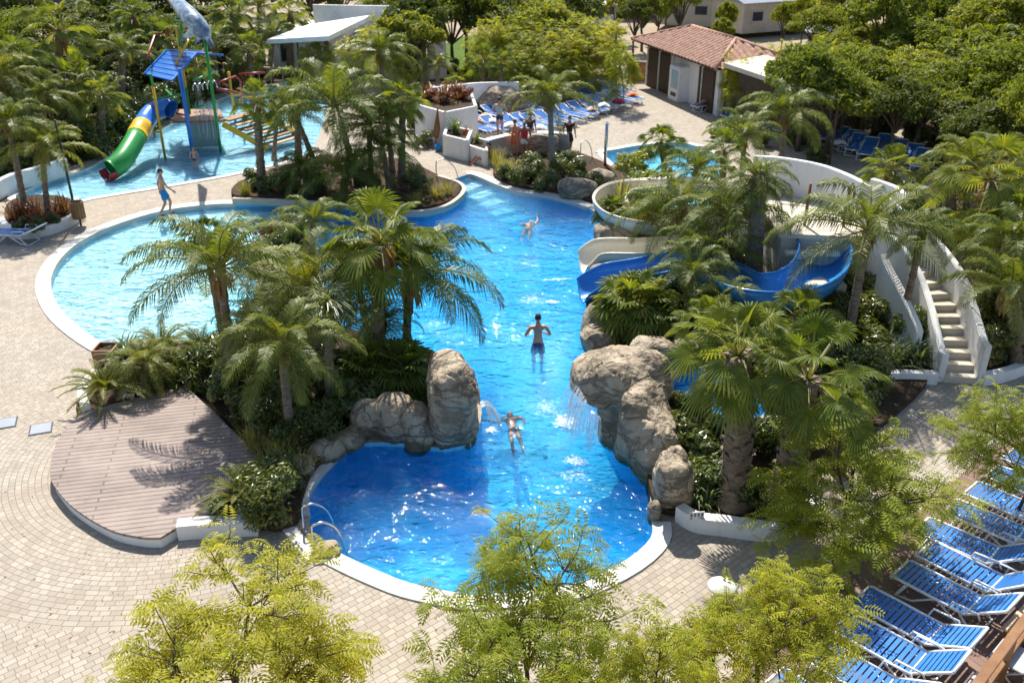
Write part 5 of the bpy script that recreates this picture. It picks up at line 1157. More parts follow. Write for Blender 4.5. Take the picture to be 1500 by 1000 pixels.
# ================================================================= VEGETATION meshes (shared)
def rv(rnd,s=1): return V((rnd.uniform(-s,s),rnd.uniform(-s,s),rnd.uniform(-s,s)))
def fan_crown(seed,nleaf=27,pet=1.1,blade=.6,nseg=26,emin=-28,emax=80):
    rnd=random.Random(seed); mb=MB()
    for i in range(nleaf):
        t=(i+.5)/nleaf; az=i*2.39996+rnd.uniform(-.3,.3); el=R(emax+(emin-emax)*t**.8+rnd.uniform(-9,9))
        d=V((math.cos(az)*math.cos(el),math.sin(az)*math.cos(el),math.sin(el)))
        pl=pet*rnd.uniform(.8,1.15); s=d.cross(V((0,0,1))).normalized(); 
        tip=d*pl+V((0,0,-.12*pl*pl*math.cos(el))); mid=d*pl*.5+V((0,0,.02))
        mb.mi=1
        for a,b,w0,w1 in ((V((0,0,0)),mid,.03,.02),(mid,tip,.02,.014)):
            mb.poly([a-s*w0,b-s*w1,b+s*w1,a+s*w0])
            up=s.cross((b-a).normalized()); mb.poly([a-up*w0*.6,b-up*w1*.6,b+up*w1*.6,a+up*w0*.6])
        mb.mi=0
        dd=(d+V((0,0,-.30-.25*t))).normalized(); s=dd.cross(V((0,0,1))).normalized(); n=s.cross(dd)
        roll=rnd.uniform(-.5,.5); s,n=s*math.cos(roll)+n*math.sin(roll),n*math.cos(roll)-s*math.sin(roll)
        Rb=blade*rnd.uniform(.85,1.1); spread=R(rnd.uniform(115,140)); droop=rnd.uniform(.1,.35)+.25*t
        def pt(a,r,lift=0):
            c=dd*math.cos(a)+s*math.sin(a); k=(r/Rb)
            return tip+c*r+n*(lift*Rb+abs(math.sin(a*.5))*.22*r)-V((0,0,droop*Rb*k**2.4))
        for j in range(nseg):
            a0=-spread+2*spread*j/nseg; a1=-spread+2*spread*(j+1)/nseg; am=(a0+a1)/2
            L=Rb*(.78+.22*math.cos(am*.8))*rnd.uniform(.93,1.05)
            b0,b1=pt(a0,L*.46),pt(a1,L*.46); m_=pt(am,L*.46,.04); mi=pt(am,L*.2,.012)
            k=len(mb.v); tw=pt(am,L)-V((0,0,rnd.uniform(0,.08))); dr=V((0,0,rnd.uniform(0,.05))); q0=pt(a0*.55+am*.45,L*.76)-dr; q1=pt(a1*.55+am*.45,L*.76)-dr
            mb.v.extend([tuple(x) for x in (tip,b0,m_,b1,q0,tw,q1)])
            mb.face((k,k+1,k+2)); mb.face((k,k+2,k+3)); mb.face((k+1,k+4,k+5,k+2)); mb.face((k+2,k+5,k+6,k+3))
    return mb.mesh('fan_crown',[M['fan'],M['stem']])
def feather_crown(seed,nf=19,L=2.2,nl=46,ll=.48,emin=-10,emax=80,mat='feather',wid=.016,stiff=.9,droop=.9):
    rnd=random.Random(seed); mb=MB()
    for i in range(nf):
        t=(i+.5)/nf; az=i*2.39996+rnd.uniform(-.25,.25); el=R(emax+(emin-emax)*t+rnd.uniform(-8,8)); fl=L*rnd.uniform(.82,1.08)*(1-.25*(1-t)**3)
        h=V((math.cos(az),math.sin(az),0)); pts=[]; p=V((0,0,0)); e=el; K=9; side=h.cross(V((0,0,1)))
        for k in range(K+1):
            pts.append(p.copy()); p=p+(h*math.cos(e)+V((0,0,1))*math.sin(e))*(fl/K); e-=R((17-7*t)*stiff*(.35+k/K*1.2))*(1 if e>R(-75) else .1)
        mb.mi=1
        for k in range(K):
            w=.026*(1-k/K)+.006; a,b=pts[k],pts[k+1]; mb.poly([a-side*w,b-side*w*.85,b+side*w*.85,a+side*w]); 
            u=side.cross((b-a).normalized())*w*.7; mb.poly([a-u,b-u,b+u,a+u])
        mb.mi=0
        for j in range(nl):
            s=.14+.86*j/(nl-1); kk=s*K; k=min(int(kk),K-1); f=kk-k; o=pts[k].lerp(pts[k+1],f); d=(pts[k+1]-pts[k]).normalized(); u=side.cross(d); u=u if u.z>0 else -u
            l=ll*(math.sin(PI*(.12+.86*s))**.6)*rnd.uniform(.85,1.1)*(1 if s<.95 else .7)
            for sg in (-1,1):
                dv=(side*sg*.95+d*(.45+.5*s)+u*rnd.uniform(.1,.5)).normalized(); w=wid*rnd.uniform(.8,1.15)
                m_=o+dv*l*.5+V((0,0,-.06*droop*l)); e_=o+dv*l*.86+V((0,0,-.62*droop*l*rnd.uniform(.7,1.2)))
                wv=d*w; k0=len(mb.v); mb.v.extend([tuple(x) for x in (o-wv*.6,o+wv*.6,m_+wv,m_-wv,e_)]); mb.face((k0,k0+1,k0+2,k0+3)); mb.face((k0+3,k0+2,k0+4))
    return mb.mesh('feather_crown',[M[mat],M['stem']])
def strap_clump(seed,n=90,L=1.0,mat='grass',w=.018,emin=25,bend=1.3,spread=.15,name='leaves'):
    rnd=random.Random(seed); mb=MB()
    for i in range(n):
        az=rnd.uniform(0,2*PI); e=R(rnd.uniform(emin,88)); l=L*rnd.uniform(.65,1.1); h=V((math.cos(az),math.sin(az),0)); s=h.cross(V((0,0,1))); p=V((rnd.uniform(-spread,spread),rnd.uniform(-spread,spread),0)); K=5; ww=w*rnd.uniform(.7,1.2); pr=None
        for k in range(K+1):
            wk=ww*(1-(k/K)**2*.95); a,b=p-s*wk,p+s*wk
            n0=len(mb.v); mb.v.extend([tuple(a),tuple(b)])
            if k: mb.face((n0-2,n0-1,n0+1,n0))
            p=p+(h*math.cos(e)+V((0,0,1))*math.sin(e))*(l/K); e-=R(14*bend*(.4+k*.45))
            if e<R(-85): e=R(-85)
    return mb.mesh(name,M[mat])
def leaf_blob(seed,n=2200,mat='shrub',size=.05,lobes=9,rad=(.6,.6,.45),asp=.45,name='leaves',flowers=0,fmat='flower',hollow=.55):
    rnd=random.Random(seed); mb=MB(); L=[]
    for i in range(lobes):
        a=rnd.uniform(0,2*PI); r=rnd.uniform(.2,.75); z=rnd.uniform(-.5,.8); L.append((V((math.cos(a)*r*rad[0],math.sin(a)*r*rad[1],z*rad[2])),rnd.uniform(.33,.55)))
    for i in range(n+flowers):
        c,r=L[i%lobes]; d=rv(rnd).normalized(); 
        q=c+V((d.x*rad[0],d.y*rad[1],d.z*rad[2]))*r*rnd.uniform(hollow,1.06)
        u=(d+rv(rnd,.8)+V((0,0,.25))).normalized(); s=u.cross(rv(rnd)).normalized(); t=s.cross(u); l=size*rnd.uniform(.7,1.3); w=l*asp
        mb.mi=0
        if i>=n: mb.mi=1; q=c+V((d.x*rad[0],d.y*rad[1],d.z*rad[2]))*r*1.08; w=l
        k=len(mb.v); mb.v.extend([tuple(x) for x in (q-s*l,q+t*w*.9-u*.25*w,q+s*l-u*l*.25,q-t*w*.9-u*.25*w,q)])
        mb.face((k,k+3,k+4)); mb.face((k+4,k+3,k+2)); mb.face((k,k+4,k+1)); mb.face((k+4,k+2,k+1))
    return mb.mesh(name,[M[mat],M[fmat]])
def branch_tree(seed,h=3.2,spread=2.0,levels=3,nb=5,r0=.07,flat=.5,first=.35):
    """returns (trunk mesh builder, list of tip points with direction)"""
    rnd=random.Random(seed); mb=MB(); tips=[]
    def grow(p,d,l,r,lv):
        pts=[p]; K=5
        for k in range(K):
            d=(d+rv(rnd,.16)+V((0,0,.03 if lv else .0))).normalized(); p=p+d*l/K; pts.append(p)
            if lv>=1 and k>=1: tips.append((p.copy(),d.copy(),lv))
        mb.tube(pts,[r*(1-.45*k/K) for k in range(K+1)],6 if lv<2 else 4,False)
        if lv<levels:
            n=nb if lv else nb+1
            for i in range(n):
                a=2*PI*i/n+rnd.uniform(-.5,.5); t=rnd.uniform(.45,1) if lv else rnd.uniform(first,1); kk=int(t*K); q=pts[min(kk,K)]
                o=d.orthogonal().normalized(); o2=d.cross(o); e=o*math.cos(a)+o2*math.sin(a); nd=(d*.55+e*rnd.uniform(.7,1.0)); nd.z*=flat if lv else 1; nd.normalize()
                grow(q,nd,l*rnd.uniform(.55,.78)*(spread/h*1.25 if lv==0 else 1),r*.55,lv+1)
    grow(V((0,0,0)),V((0,0,1)),h*.72,r0,0)
    return mb,tips
def acacia(seed,h=3.4,spread=2.2,nleaf=520,leafL=.32,nb=5,pairs=6,lp=6,flat=.5):
    tb,tips=branch_tree(seed,h,spread,3,nb,.06,flat); rnd=random.Random(seed+9); mb=MB(); tips=[t for t in tips if t[2]>=2]
    for i in range(nleaf):
        p,d,lv=tips[rnd.randrange(len(tips))]; a=rnd.uniform(0,2*PI); h_=V((math.cos(a),math.sin(a),rnd.uniform(-.1,.5)))+d*.6; h_.normalize(); L=leafL*rnd.uniform(.6,1.2); K=pairs; pts=[]; q=p.copy(); dd=h_; g_=rnd.uniform(.08,.26)
        for k in range(K+1): pts.append(q.copy()); q=q+dd*(L/K); dd=(dd+V((0,0,-g_))).normalized()
        side=h_.cross(V((0,0,1))).normalized(); roll=rnd.uniform(-.5,.5); w0=L/K*.34
        for k in range(1,K+1):
            o=pts[k]; f=1-abs(k/K-.45)*1.0; pl=L*.40*f; ax=(pts[k]-pts[k-1]).normalized()
            for sg in (-1,1):
                pd=(side*sg+ax*.5+V((0,0,roll*sg+.1))).normalized(); e_=o+pd*pl-V((0,0,pl*.25)); m2=o.lerp(e_,.45)+V((0,0,pl*.06)); w=ax*w0*rnd.uniform(.8,1.2); k0=len(mb.v)
                mb.v.extend([tuple(o),tuple(m2+w),tuple(e_),tuple(m2-w)]); mb.face((k0,k0+1,k0+2,k0+3))
    return tb.mesh('trunk',M['bark']),mb.mesh('crown',M['acacia'])
def broad(seed,h=5,rad=2.2,n=7000,size=.085,mat='tree',lobes=16,trunk_r=.14):
    rnd=random.Random(seed); tb=MB(); mb=MB(); L=[]
    tz=h*.42
    tb.tube([(0,0,0),(rnd.uniform(-.1,.1),rnd.uniform(-.1,.1),tz*.6),(rnd.uniform(-.2,.2),rnd.uniform(-.2,.2),tz)],[trunk_r,trunk_r*.8,trunk_r*.6],8)
    for i in range(lobes):
        a=i*2.4+rnd.uniform(-.3,.3); rr=rad*math.sqrt((i+.5)/lobes)*.82; z=tz+(h-tz)*(.25+.62*(1-(rr/rad)**2)*rnd.uniform(.75,1.1)); c=V((math.cos(a)*rr,math.sin(a)*rr,z)); L.append((c,rnd.uniform(.18,.36)*rad))
        tb.tube([(0,0,tz*.85),tuple(V((0,0,tz)).lerp(c,.55)+rv(rnd,.15)),tuple(c)],[trunk_r*.5,trunk_r*.3,.02],5,False)
    for i in range(n):
        c,r=L[rnd.randrange(lobes)]; d=rv(rnd).normalized(); k_=noise.noise(d*2.2+c)*.45; q=c+V((d.x,d.y,d.z*.72))*r*(rnd.uniform(.55,1.05)+k_)
        u=(d*.7+rv(rnd,.8)+V((0,0,.3))).normalized(); s=u.cross(rv(rnd)).normalized(); t=s.cross(u); l=size*rnd.uniform(.6,1.4); w=l*.42; k=len(mb.v)
        mb.v.extend([tuple(x) for x in (q-s*l,q+t*w,q+s*l-u*l*.3,q-t*w)]); mb.face((k,k+3,k+2)); mb.face((k,k+2,k+1))
    return tb.mesh('trunk',M['bark']),mb.mesh('crown',M[mat])
FANS=[fan_crown(1),fan_crown(2,24,1.0,.64),fan_crown(3,22,1.15,.6)]
FEA=[feather_crown(11),feather_crown(12,17,2.3,44,.55),feather_crown(13,22,2.0,46,.45,-18,78)]
CYC=[feather_crown(21,34,.95,26,.13,5,75,'feather',.010,.7,.3),feather_crown(22,30,1.0,26,.15,0,70,'feather',.011,.8,.3)]
ROEB=feather_crown(25,34,1.5,30,.30,-30,75,'feather',.014,1.1,.7)
PON=[strap_clump(31,420,1.35,'pony',.012,20,2.2,.06)]
REED=[strap_clump(41,130,1.0,'grass',.012,45,.7,.22),strap_clump(42,110,.9,'grass',.014,40,.9,.2)]
CORD=[strap_clump(43,60,.75,'red',.026,30,.6,.2),strap_clump(44,60,.8,'agave',.03,35,.5,.1),strap_clump(45,90,.7,'agave',.028,15,.9,.2)]
SHR=[leaf_blob(51),leaf_blob(52,2400,'shrub',.06,10),leaf_blob(53,1800,'shrub',.085,8)]
SHY=[leaf_blob(54,1500,'shrub_y',.06,8),leaf_blob(55,1300,'shrub_y',.075,7)]
OLE=[leaf_blob(56,2600,'shrub',.075,10,(.7,.7,.6),.24)]
FLW=[leaf_blob(57,1400,'shrub_y',.05,7,(.6,.6,.4),.5,'leaves',260,'flower'),leaf_blob(58,1500,'red',.06,7,(.6,.6,.4),.4)]
PALMETTO=fan_crown(7,60,.5,.34,16,-5,80)
DEADF=feather_crown(61,14,.9,12,.2,-88,-55,'dead',.03,.2,.4)
def skirt(seed,n=46,L=.9):
    rnd=random.Random(seed); mb=MB()
    for i in range(n):
        a=rnd.uniform(0,2*PI); h=V((math.cos(a),math.sin(a),0)); z0=rnd.uniform(-.45,.05); p=h*.14+V((0,0,z0)); l=L*rnd.uniform(.5,1.1); q=p+h*rnd.uniform(.12,.3)+V((0,0,-l*.45)); r=q+h*rnd.uniform(-.05,.12)+V((0,0,-l*.5)); s=h.cross(V((0,0,1)))*rnd.uniform(.03,.1)
        mb.poly([p-s*.3,p+s*.3,q+s,q-s]); mb.poly([q-s,q+s,r+s*.5,r-s*.4])
    return mb.mesh('dead_fronds',M['dead'])
SK=skirt(3)
AC=[acacia(71,3.4,2.2,1350,.36,5,7),acacia(72,3.4,2.3,1600,.36,5,7),acacia(73,3.2,2.0,1900,.34,5,7)]
RT=[acacia(76,4.2,2.6,2000,.42,6,6,4,.45),acacia(77,4.0,2.8,2200,.42,6,6,4,.45)]
BT=[broad(81,5,2.2,6000,.12),broad(82,5.4,2.4,6500,.11,'tree',20),broad(83,4.6,2.1,5500,.13,'tree',12)]
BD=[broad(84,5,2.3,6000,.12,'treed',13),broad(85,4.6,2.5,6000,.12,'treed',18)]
BY=[broad(86,5,1.9,5200,.095,'shrub_y',12)]
# ================================================================= placing
rg=random.Random(99); vi=[0]
def trunk_mesh(h,r,lean,seed,nz=.12,flare=1.35,mat='ptrunk'):
    mb=MB(); k=max(6,int(h/.16)); rnd=random.Random(seed); pts=[];rd=[]
    for i in range(k+1):
        t=i/k; pts.append((lean[0]*t**1.3,lean[1]*t**1.3,h*t)); ring=1+.10*((i%2)*2-1)*(.8 if mat!='gtrunk' else .3); rd.append(r*(flare-(flare-1)*min(1,t*4))*(1-.22*t)*ring)
    mb.smooth=True; mb.tube(pts,rd,12,True,nz,seed); return mb.mesh('trunk',M[mat])
def palm(kind,cx,cy,bx,by,size,label,tr=.13,sk=0,tmat='ptrunk',group=None,name=None,zb=.05,tilt=.06):
    vi[0]+=1; B=P(bx,by,zb); z=zabove(B,cy); top=P(cx,cy,z); lean=(top.x-B.x,(top.y-B.y))
    h=max(.3,z-zb); t=thing(name or {'fan':'fan_palm','feather':'feather_palm','pony':'ponytail_palm','roeb':'dwarf_date_palm'}[kind],label,'palm tree',B,0,group)
    link('trunk',trunk_mesh(h,tr,lean,vi[0],mat=tmat),t)
    if kind=='fan': me=FANS[vi[0]%3]; s=size/2.15
    elif kind=='feather': me=FEA[vi[0]%3]; s=size/2.0
    elif kind=='roeb': me=ROEB; s=size/1.35
    else: me=PON[0]; s=size/1.0
    link('crown',me,t,(lean[0],lean[1],h-.02),(rg.uniform(-tilt,tilt),rg.uniform(-tilt,tilt),rg.uniform(0,6.28)),s)
    if kind in('feather','roeb'):
        mb=MB(); mb.tube([(0,0,-.45*s),(0,0,-.1),(0,0,.25*s)],[tr*.75,tr*1.0,tr*.5],10); link('crownshaft',mb.mesh('crownshaft',M['stem' if kind=='feather' else 'ptrunk']),t,(lean[0],lean[1],h))
    if kind=='fan' and tr>=.15:
        mb=MB(); n_=int(h/.045); rnd=random.Random(vi[0])
        for i in range(n_):
            zz=.15+(h-.1)*i/n_; a=i*2.4; tt=zz/h; c=V((lean[0]*tt**1.3,lean[1]*tt**1.3,zz)); e=V((math.cos(a),math.sin(a),0)); s_=e.cross(V((0,0,1))); r_=tr*(1.35-.35*min(1,tt*4))*(1-.22*tt); w_=tr*rnd.uniform(.28,.4); l_=rnd.uniform(.10,.17)
            b0=c+e*r_*.85; tp=c+e*(r_+rnd.uniform(.03,.07))+V((0,0,l_)); mb.poly([b0-s_*w_,b0+s_*w_,tp+s_*w_*.6,tp-s_*w_*.6]); mb.poly([tp-s_*w_*.6,tp+s_*w_*.6,c+e*r_*.8+s_*w_*.6+V((0,0,l_*.9)),c+e*r_*.8-s_*w_*.6+V((0,0,l_*.9))])
        link('leaf_bases',mb.mesh('leaf_bases',M[tmat]),t)
    if kind=='feather' and not sk: sk=.5
    if sk: link('dead_fronds',SK,t,(lean[0],lean[1],h),(0,0,rg.uniform(0,6)),s*sk)
    return t
def plant(meshes,px,py,s,label,name='shrub',cat='shrub',z=.16,zo=.0,group=None,sz=None,stem=True):
    vi[0]+=1; B=P(px,py,z); t=thing(name,label,cat,B,0,group); me=meshes[vi[0]%len(meshes)]
    blob=me.name.startswith('leaves') and name in('shrub','flowering_shrub')
    zz=.38*s if blob else .0
    link('leaves',me,t,(0,0,zz+zo),(0,0,rg.uniform(0,6.28)),(s,s,sz or s))
    if blob:
        mb=MB()
        for i in range(4): a=i*1.6; mb.tube([(0,0,0),(math.cos(a)*.25*s,math.sin(a)*.25*s,.45*s)],[.03*s,.012*s],5,False)
        link('stem',mb.mesh('stem',M['bark']),t)
    return t
def tree(kinds,px,py,zc,s,label,name='tree',cat='tree',group=None,hz=5.0):
    """px,py: crown centre in the photo, zc: height of crown centre"""
    vi[0]+=1; c=P(px,py,zc); tm,cm=kinds[vi[0]%len(kinds)]; t=thing(name,label,cat,(c.x,c.y,0),0,group); 
    sc=s; rz=rg.uniform(0,6.28); link('trunk',tm,t,(0,0,0),(0,0,rz),(sc,sc,zc/(hz*.68))); link('crown',cm,t,(0,0,0),(0,0,rz),(sc,sc,zc/(hz*.68))); return t
# ---- central peninsula
palm('fan',556,355,553,555,2.25,'largest fan palm on the peninsula with thick rough trunk at the water side',.17,.75)
palm('feather',600,400,596,520,2.9,'feather palm on the peninsula whose long frond hangs over the pool to the right',.12)
palm('feather',322,392,349,596,2.2,'feather palm at the left of the peninsula with a frond arching over the pale lagoon',.12)
palm('fan',300,350,338,560,1.0,'small upright fan palm on the left of the peninsula against the pale lagoon',.09)
palm('feather',412,500,428,655,1.8,'feather palm on the peninsula with the lowest slim ringed trunk near the stage',.11)
palm('pony',480,468,486,606,1.05,'palm with a drooping ponytail of long narrow leaves in the middle of the peninsula',.12)
palm('feather',450,420,470,565,1.9,'feather palm behind the ponytail palm on the peninsula',.11)
palm('feather',520,395,543,515,1.7,'slim feather palm half hidden by the largest fan palm',.1)
palm('feather',460,325,458,388,1.5,'low feather palm at the far tip of the peninsula',.1)
palm('feather',398,395,404,470,1.5,'short feather palm in the neck of the peninsula',.1)
palm('roeb',430,440,435,520,1.2,'rounded date palm in front of the low feather palms',.1)
palm('roeb',375,470,385,590,1.1,'short date palm in the thick of the peninsula planting',.1)
palm('roeb',560,470,548,540,1.1,'short date palm at the foot of the largest fan palm',.1)
plant([PALMETTO],590,575,1.4,'dark low fan palm clump behind the tall waterfall boulder','palmetto','palm shrub',zo=.35)
plant([PALMETTO],545,570,1.3,'dark low fan clump left of the palmetto behind the rocks','palmetto','palm shrub',zo=.3)
plant(CYC,300,533,1.2,'low cycad half hidden behind the bushes left of the peninsula','cycad','cycad',zo=.3)
for x,y,s,l in [(400,385,1.0,'leafy dark shrub at the tip of the peninsula'),(430,352,1.0,'round shrub on the far tip of the peninsula'),(400,430,1.1,'shrub in the narrow part of the peninsula'),(440,470,1.2,'shrub between the slim palms of the peninsula'),(455,530,1.2,'dark shrub at the water side of the ponytail palm'),(335,540,1.1,'shrub on the lagoon side of the peninsula'),(300,560,1.1,'shrub near the upper corner of the stage'),(360,600,1.2,'big dark shrub right behind the stage'),(330,585,1.0,'shrub against the upper right edge of the stage'),(400,600,1.2,'large shrub in the middle of the stage planting'),(455,595,1.2,'shrub near the ponytail trunk'),(420,560,1.1,'shrub between the two ringed trunks'),(505,560,1.2,'shrub left of the thick fan palm trunk'),(500,605,1.2,'dark shrub above the broad low boulder'),(460,640,1.0,'low shrub over the left inner pool edge'),(400,650,1.0,'shrub at the right corner of the stage'),(380,640,.9,'shrub touching the stage edge'),(545,585,.9,'shrub above the small middle boulder')]:
    plant(SHR+OLE,x,y,s,l)
for x,y,s,l in [(418,672,.9,'yellowish reed clump beside the flat stone'),(392,690,.7,'reed clump at the right tip of the stage'),(440,690,.7,'reed clump by the inner pool kerb'),(375,660,.8,'reed clump behind the stage edge'),(420,330,.9,'reddish reed clump at the far tip of the peninsula'),(430,395,.9,'reeds near the red flowers of the peninsula')]:
    plant(REED,x,y,s,l,'reed_clump','reeds')
plant([FLW[1]],388,352,.8,'red leaved shrub at the far tip of the peninsula above the red float','flowering_shrub','shrub')
plant(REED,352,366,.55,'thin yellow reeds beside the red float','reed_clump','reeds',z=0)
m=leaf_blob(59,500,'red',.05,5,(.6,.3,.25),.5,'leaves',250,'redflower'); plant([m],372,378,.6,'plant with bright red blooms at the peninsula tip','flowering_shrub','shrub')
# low palms and cycads at the stage corner
plant(CYC,160,590,1.25,'spiky cycad nearest the white kerb at the left corner of the stage','cycad','cycad',zo=.35)
plant(CYC,243,535,1.2,'dark green cycad standing out against the pale lagoon','cycad','cycad',zo=.45)
palm('roeb',212,530,211,577,1.05,'short orange-leaved date palm with a brown trunk beside the stage',.09)
plant(CORD,195,545,1.2,'dark strappy cordyline right of the brown tub','cordyline','plant',zo=.3)
plant(SHR,255,560,.8,'low shrub between the cycads beside the stage'); plant(SHR,225,575,.6,'small dark shrub under the short orange-leaved palm')
plant(CYC,365,745,1.15,'yellow-green cycad at the lower right corner of the stage','cycad','cycad',zo=.25)
plant([SHR[0]],408,748,1.25,'clipped round green bush at the lower left pool corner',z=.2); plant([SHR[1]],420,722,.95,'dark bush above the clipped round bush',z=.2); plant(SHR,335,745,.6,'low bush between the stage and its white kerb',z=.2); plant(SHR,385,765,.7,'low bush at the end of the white kerb by the stage',z=.2)
# ---- bed between the pools
palm('feather',490,155,527,285,3.0,'tall dark feather palm with the densest crown between the two pools',.14)
palm('feather',540,180,545,280,2.2,'feather palm just right of the densest one between the pools',.12)
palm('feather',430,165,470,270,1.9,'feather palm left of the densest one between the pools',.12)
palm('fan',590,150,589,281,1.55,'fan palm with a straight grey trunk near the pool steps handrail',.15,.6)
palm('feather',556,75,575,255,1.9,'tallest feather palm above the bed between the pools',.11)
palm('fan',376,150,385,280,1.35,'fan palm with a grey trunk at the left end of the bed between the pools',.17,.5)
palm('fan',436,140,438,238,1.4,'fan palm at the edge of the kids pool with clean trunk',.15,.8)
palm('fan',407,168,402,236,.9,'small fan palm with orange dying leaves at the kids pool',.1,1.2)
palm('feather',505,255,505,292,2.1,'low feather palm with large fronds over the far pool kerb',.14)
palm('feather',560,220,572,290,1.9,'mid-height feather palm beside the straight fan palm trunk',.12)
palm('feather',445,245,450,285,1.6,'low arching feather palm over the cycads of the far bed',.12)
for x,y,s,l in [(370,275,.9,'shrub under the left fan palm of the far bed'),(400,280,.9,'dark shrub in the left half of the far bed'),(430,275,1.0,'shrub under the low arching palm'),(470,285,.9,'shrub in the middle of the far bed'),(540,280,1.1,'tall shrub in the right half of the far bed'),(600,270,1.0,'shrub right of the straight fan palm trunk'),(620,285,.9,'shrub near the handrail end of the far bed'),(560,300,.8,'low shrub on the pool side of the far bed'),(520,250,1.1,'shrub behind the dense feather palm')]:
    plant(SHR+OLE,x,y,s,l,z=.2)
for x,y,s,l in [(640,290,.8,'reed tuft at the rounded end of the far bed'),(655,285,.7,'outermost reed tuft beside the handrail'),(610,300,.8,'reed tuft on the pool side of the far bed'),(360,285,.7,'grass tuft at the left end of the far bed'),(500,300,.7,'grass tuft at the far pool kerb')]:
    plant(REED,x,y,s,l,'reed_clump','reeds',z=.2)
# ---- left edge
palm('feather',12,178,40,318,2.0,'feather palm at the left edge in the white kerbed planting',.12); palm('feather',62,218,72,320,1.9,'right one of the two feather palms in the white kerbed planting',.11)
for x,y,l in [(25,320,'reddish cordyline at the left end of the kerbed planting'),(48,318,'reddish cordyline between the two slim trunks'),(90,312,'reddish cordyline nearest the litter bin'),(60,330,'reddish cordyline at the front of the kerbed planting')]: plant([CORD[0]],x,y,1.15,l,'cordyline','plant',z=.3)
for x,y,l in [(30,335,'low green filler bush at the left of the kerbed planting'),(55,338,'low green filler bush in front of the kerbed planting'),(85,328,'low green filler bush at the right of the kerbed planting')]: plant(SHR,x,y,.5,l,z=.25)
TL='dark palms behind the kids pool'
for k,cx,cy,bx,by,s,l in [('fan',85,45,98,190,2.6,'largest fan palm at the top left'),('fan',112,128,115,215,2.2,'fan palm in the shade left of the tube slide'),('fan',28,95,45,220,2.3,'fan palm near the left edge of the top palms'),('fan',150,140,150,222,1.7,'lower fan palm just left of the blue roofed tower'),('feather',0,110,5,240,2.2,'feather palm cut by the left edge'),('fan',195,25,190,140,2.0,'bright topped fan palm behind the red water pipe'),('feather',60,140,70,235,2.0,'feather palm in the shade under the fan palms'),('fan',340,22,345,120,2.2,'fan palm right of the dolphin figure'),('feather',310,60,320,135,2.0,'dark feather palm directly behind the dolphin'),('fan',365,75,370,135,1.8,'fan palm left of the white-roofed building'),('fan',425,22,425,110,2.0,'fan palm above the white-roofed building'),('feather',400,50,395,120,1.7,'feather palm at the left wall of the white-roofed building'),('fan',250,60,255,150,2.0,'fan palm hidden behind the blue roof'),('fan',15,150,25,240,1.6,'small fan palm above the left kerbed palms'),('feather',180,75,180,180,1.8,'shaggy feather palm left of the blue roof'),('fan',290,95,290,160,1.5,'short dark fan palm behind the play tower'),('feather',380,10,385,95,1.9,'feather palm at the top edge above the small fan palms')]:
    palm(k,cx,cy,bx,by,s,l,.19,.7,group=TL)
NUM='one two three four five six seven eight nine ten eleven twelve thirteen fourteen fifteen sixteen seventeen eighteen nineteen twenty twenty-one twenty-two twenty-three twenty-four'.split()
for i,(x,y,s) in enumerate(sorted([(20,250,1.6),(60,245,1.5),(100,235,1.6),(135,225,1.7),(165,205,1.8),(200,190,1.8),(225,175,1.8),(260,160,1.7),(300,145,1.7),(340,130,1.6),(180,160,2.2),(130,175,2.2),(80,190,2.2),(30,200,2.2),(230,130,2.2),(280,118,2.0),(330,100,2.0),(150,110,2.2),(210,100,2.2),(59,130,2.2),(10,130,2.4),(270,85,2.2),(385,112,1.5),(120,228,1.2)])):
    plant(SHR+OLE,x,y,s*1.15,'dark shrub number %s from the left in the shaded thicket behind the kids pool'%NUM[i],z=0,group='shrubs in the shaded thicket behind the kids pool')
for x,y,s,l in [(790,252,.9,'oleander in the middle of the poolside bed'),(812,250,.9,'oleander behind the pale palm trunk'),(868,272,.7,'low bush between the two pool edge boulders'),(760,268,.8,'low bush at the white poolside coping'),(745,262,.7,'bush among the yellow reeds of the poolside bed'),(840,275,.8,'low bush left of the grey pool edge boulder')]: plant(OLE+SHR,x,y,s,l,z=.14)
# ---- in front of the left building, middle top
RTG='rounded feathery trees behind the terrace'
for i,(x,y,z,s,l) in enumerate([(520,80,2.2,.8,'feathery tree in front of the left half of the grey annex'),(570,88,2.2,.8,'feathery tree in front of the right half of the grey annex'),(545,50,3,.9,'feathery tree rising over the grey annex roof'),(462,75,2.2,.62,'small bright green tree in front of the white-roofed building'),(770,84,2.6,1.0,'rounded feathery tree above the crowded loungers'),(815,75,2.8,1.05,'rounded feathery tree behind the tall feathery palm'),(858,66,2.8,1.0,'rounded feathery tree left of the kiosk'),(890,57,2.8,.85,'rounded feathery tree touching the kiosk roof on its left'),(918,90,2.6,.6,'slim feathery tree on a thin trunk in the paving by the kiosk'),(840,60,3,1.1,'feathery tree in the second row behind the loungers'),(780,60,3,1.1,'feathery tree behind the rounded one at the lawn'),(730,60,3,.9,'feathery tree on the right side of the lawn'),(1085,112,2.4,.7,'feathery tree in front of the beige canopy'),(1112,98,2.3,.75,'feathery tree right of the kiosk roof'),(1155,88,2.3,.8,'feathery tree behind the beige canopy'),(1215,105,3,1.0,'feathery tree over the end of the beige canopy')]):
    tree(RT,x,y,z*.95,s*.78,l,'feathery_tree','tree',RTG,4.2)
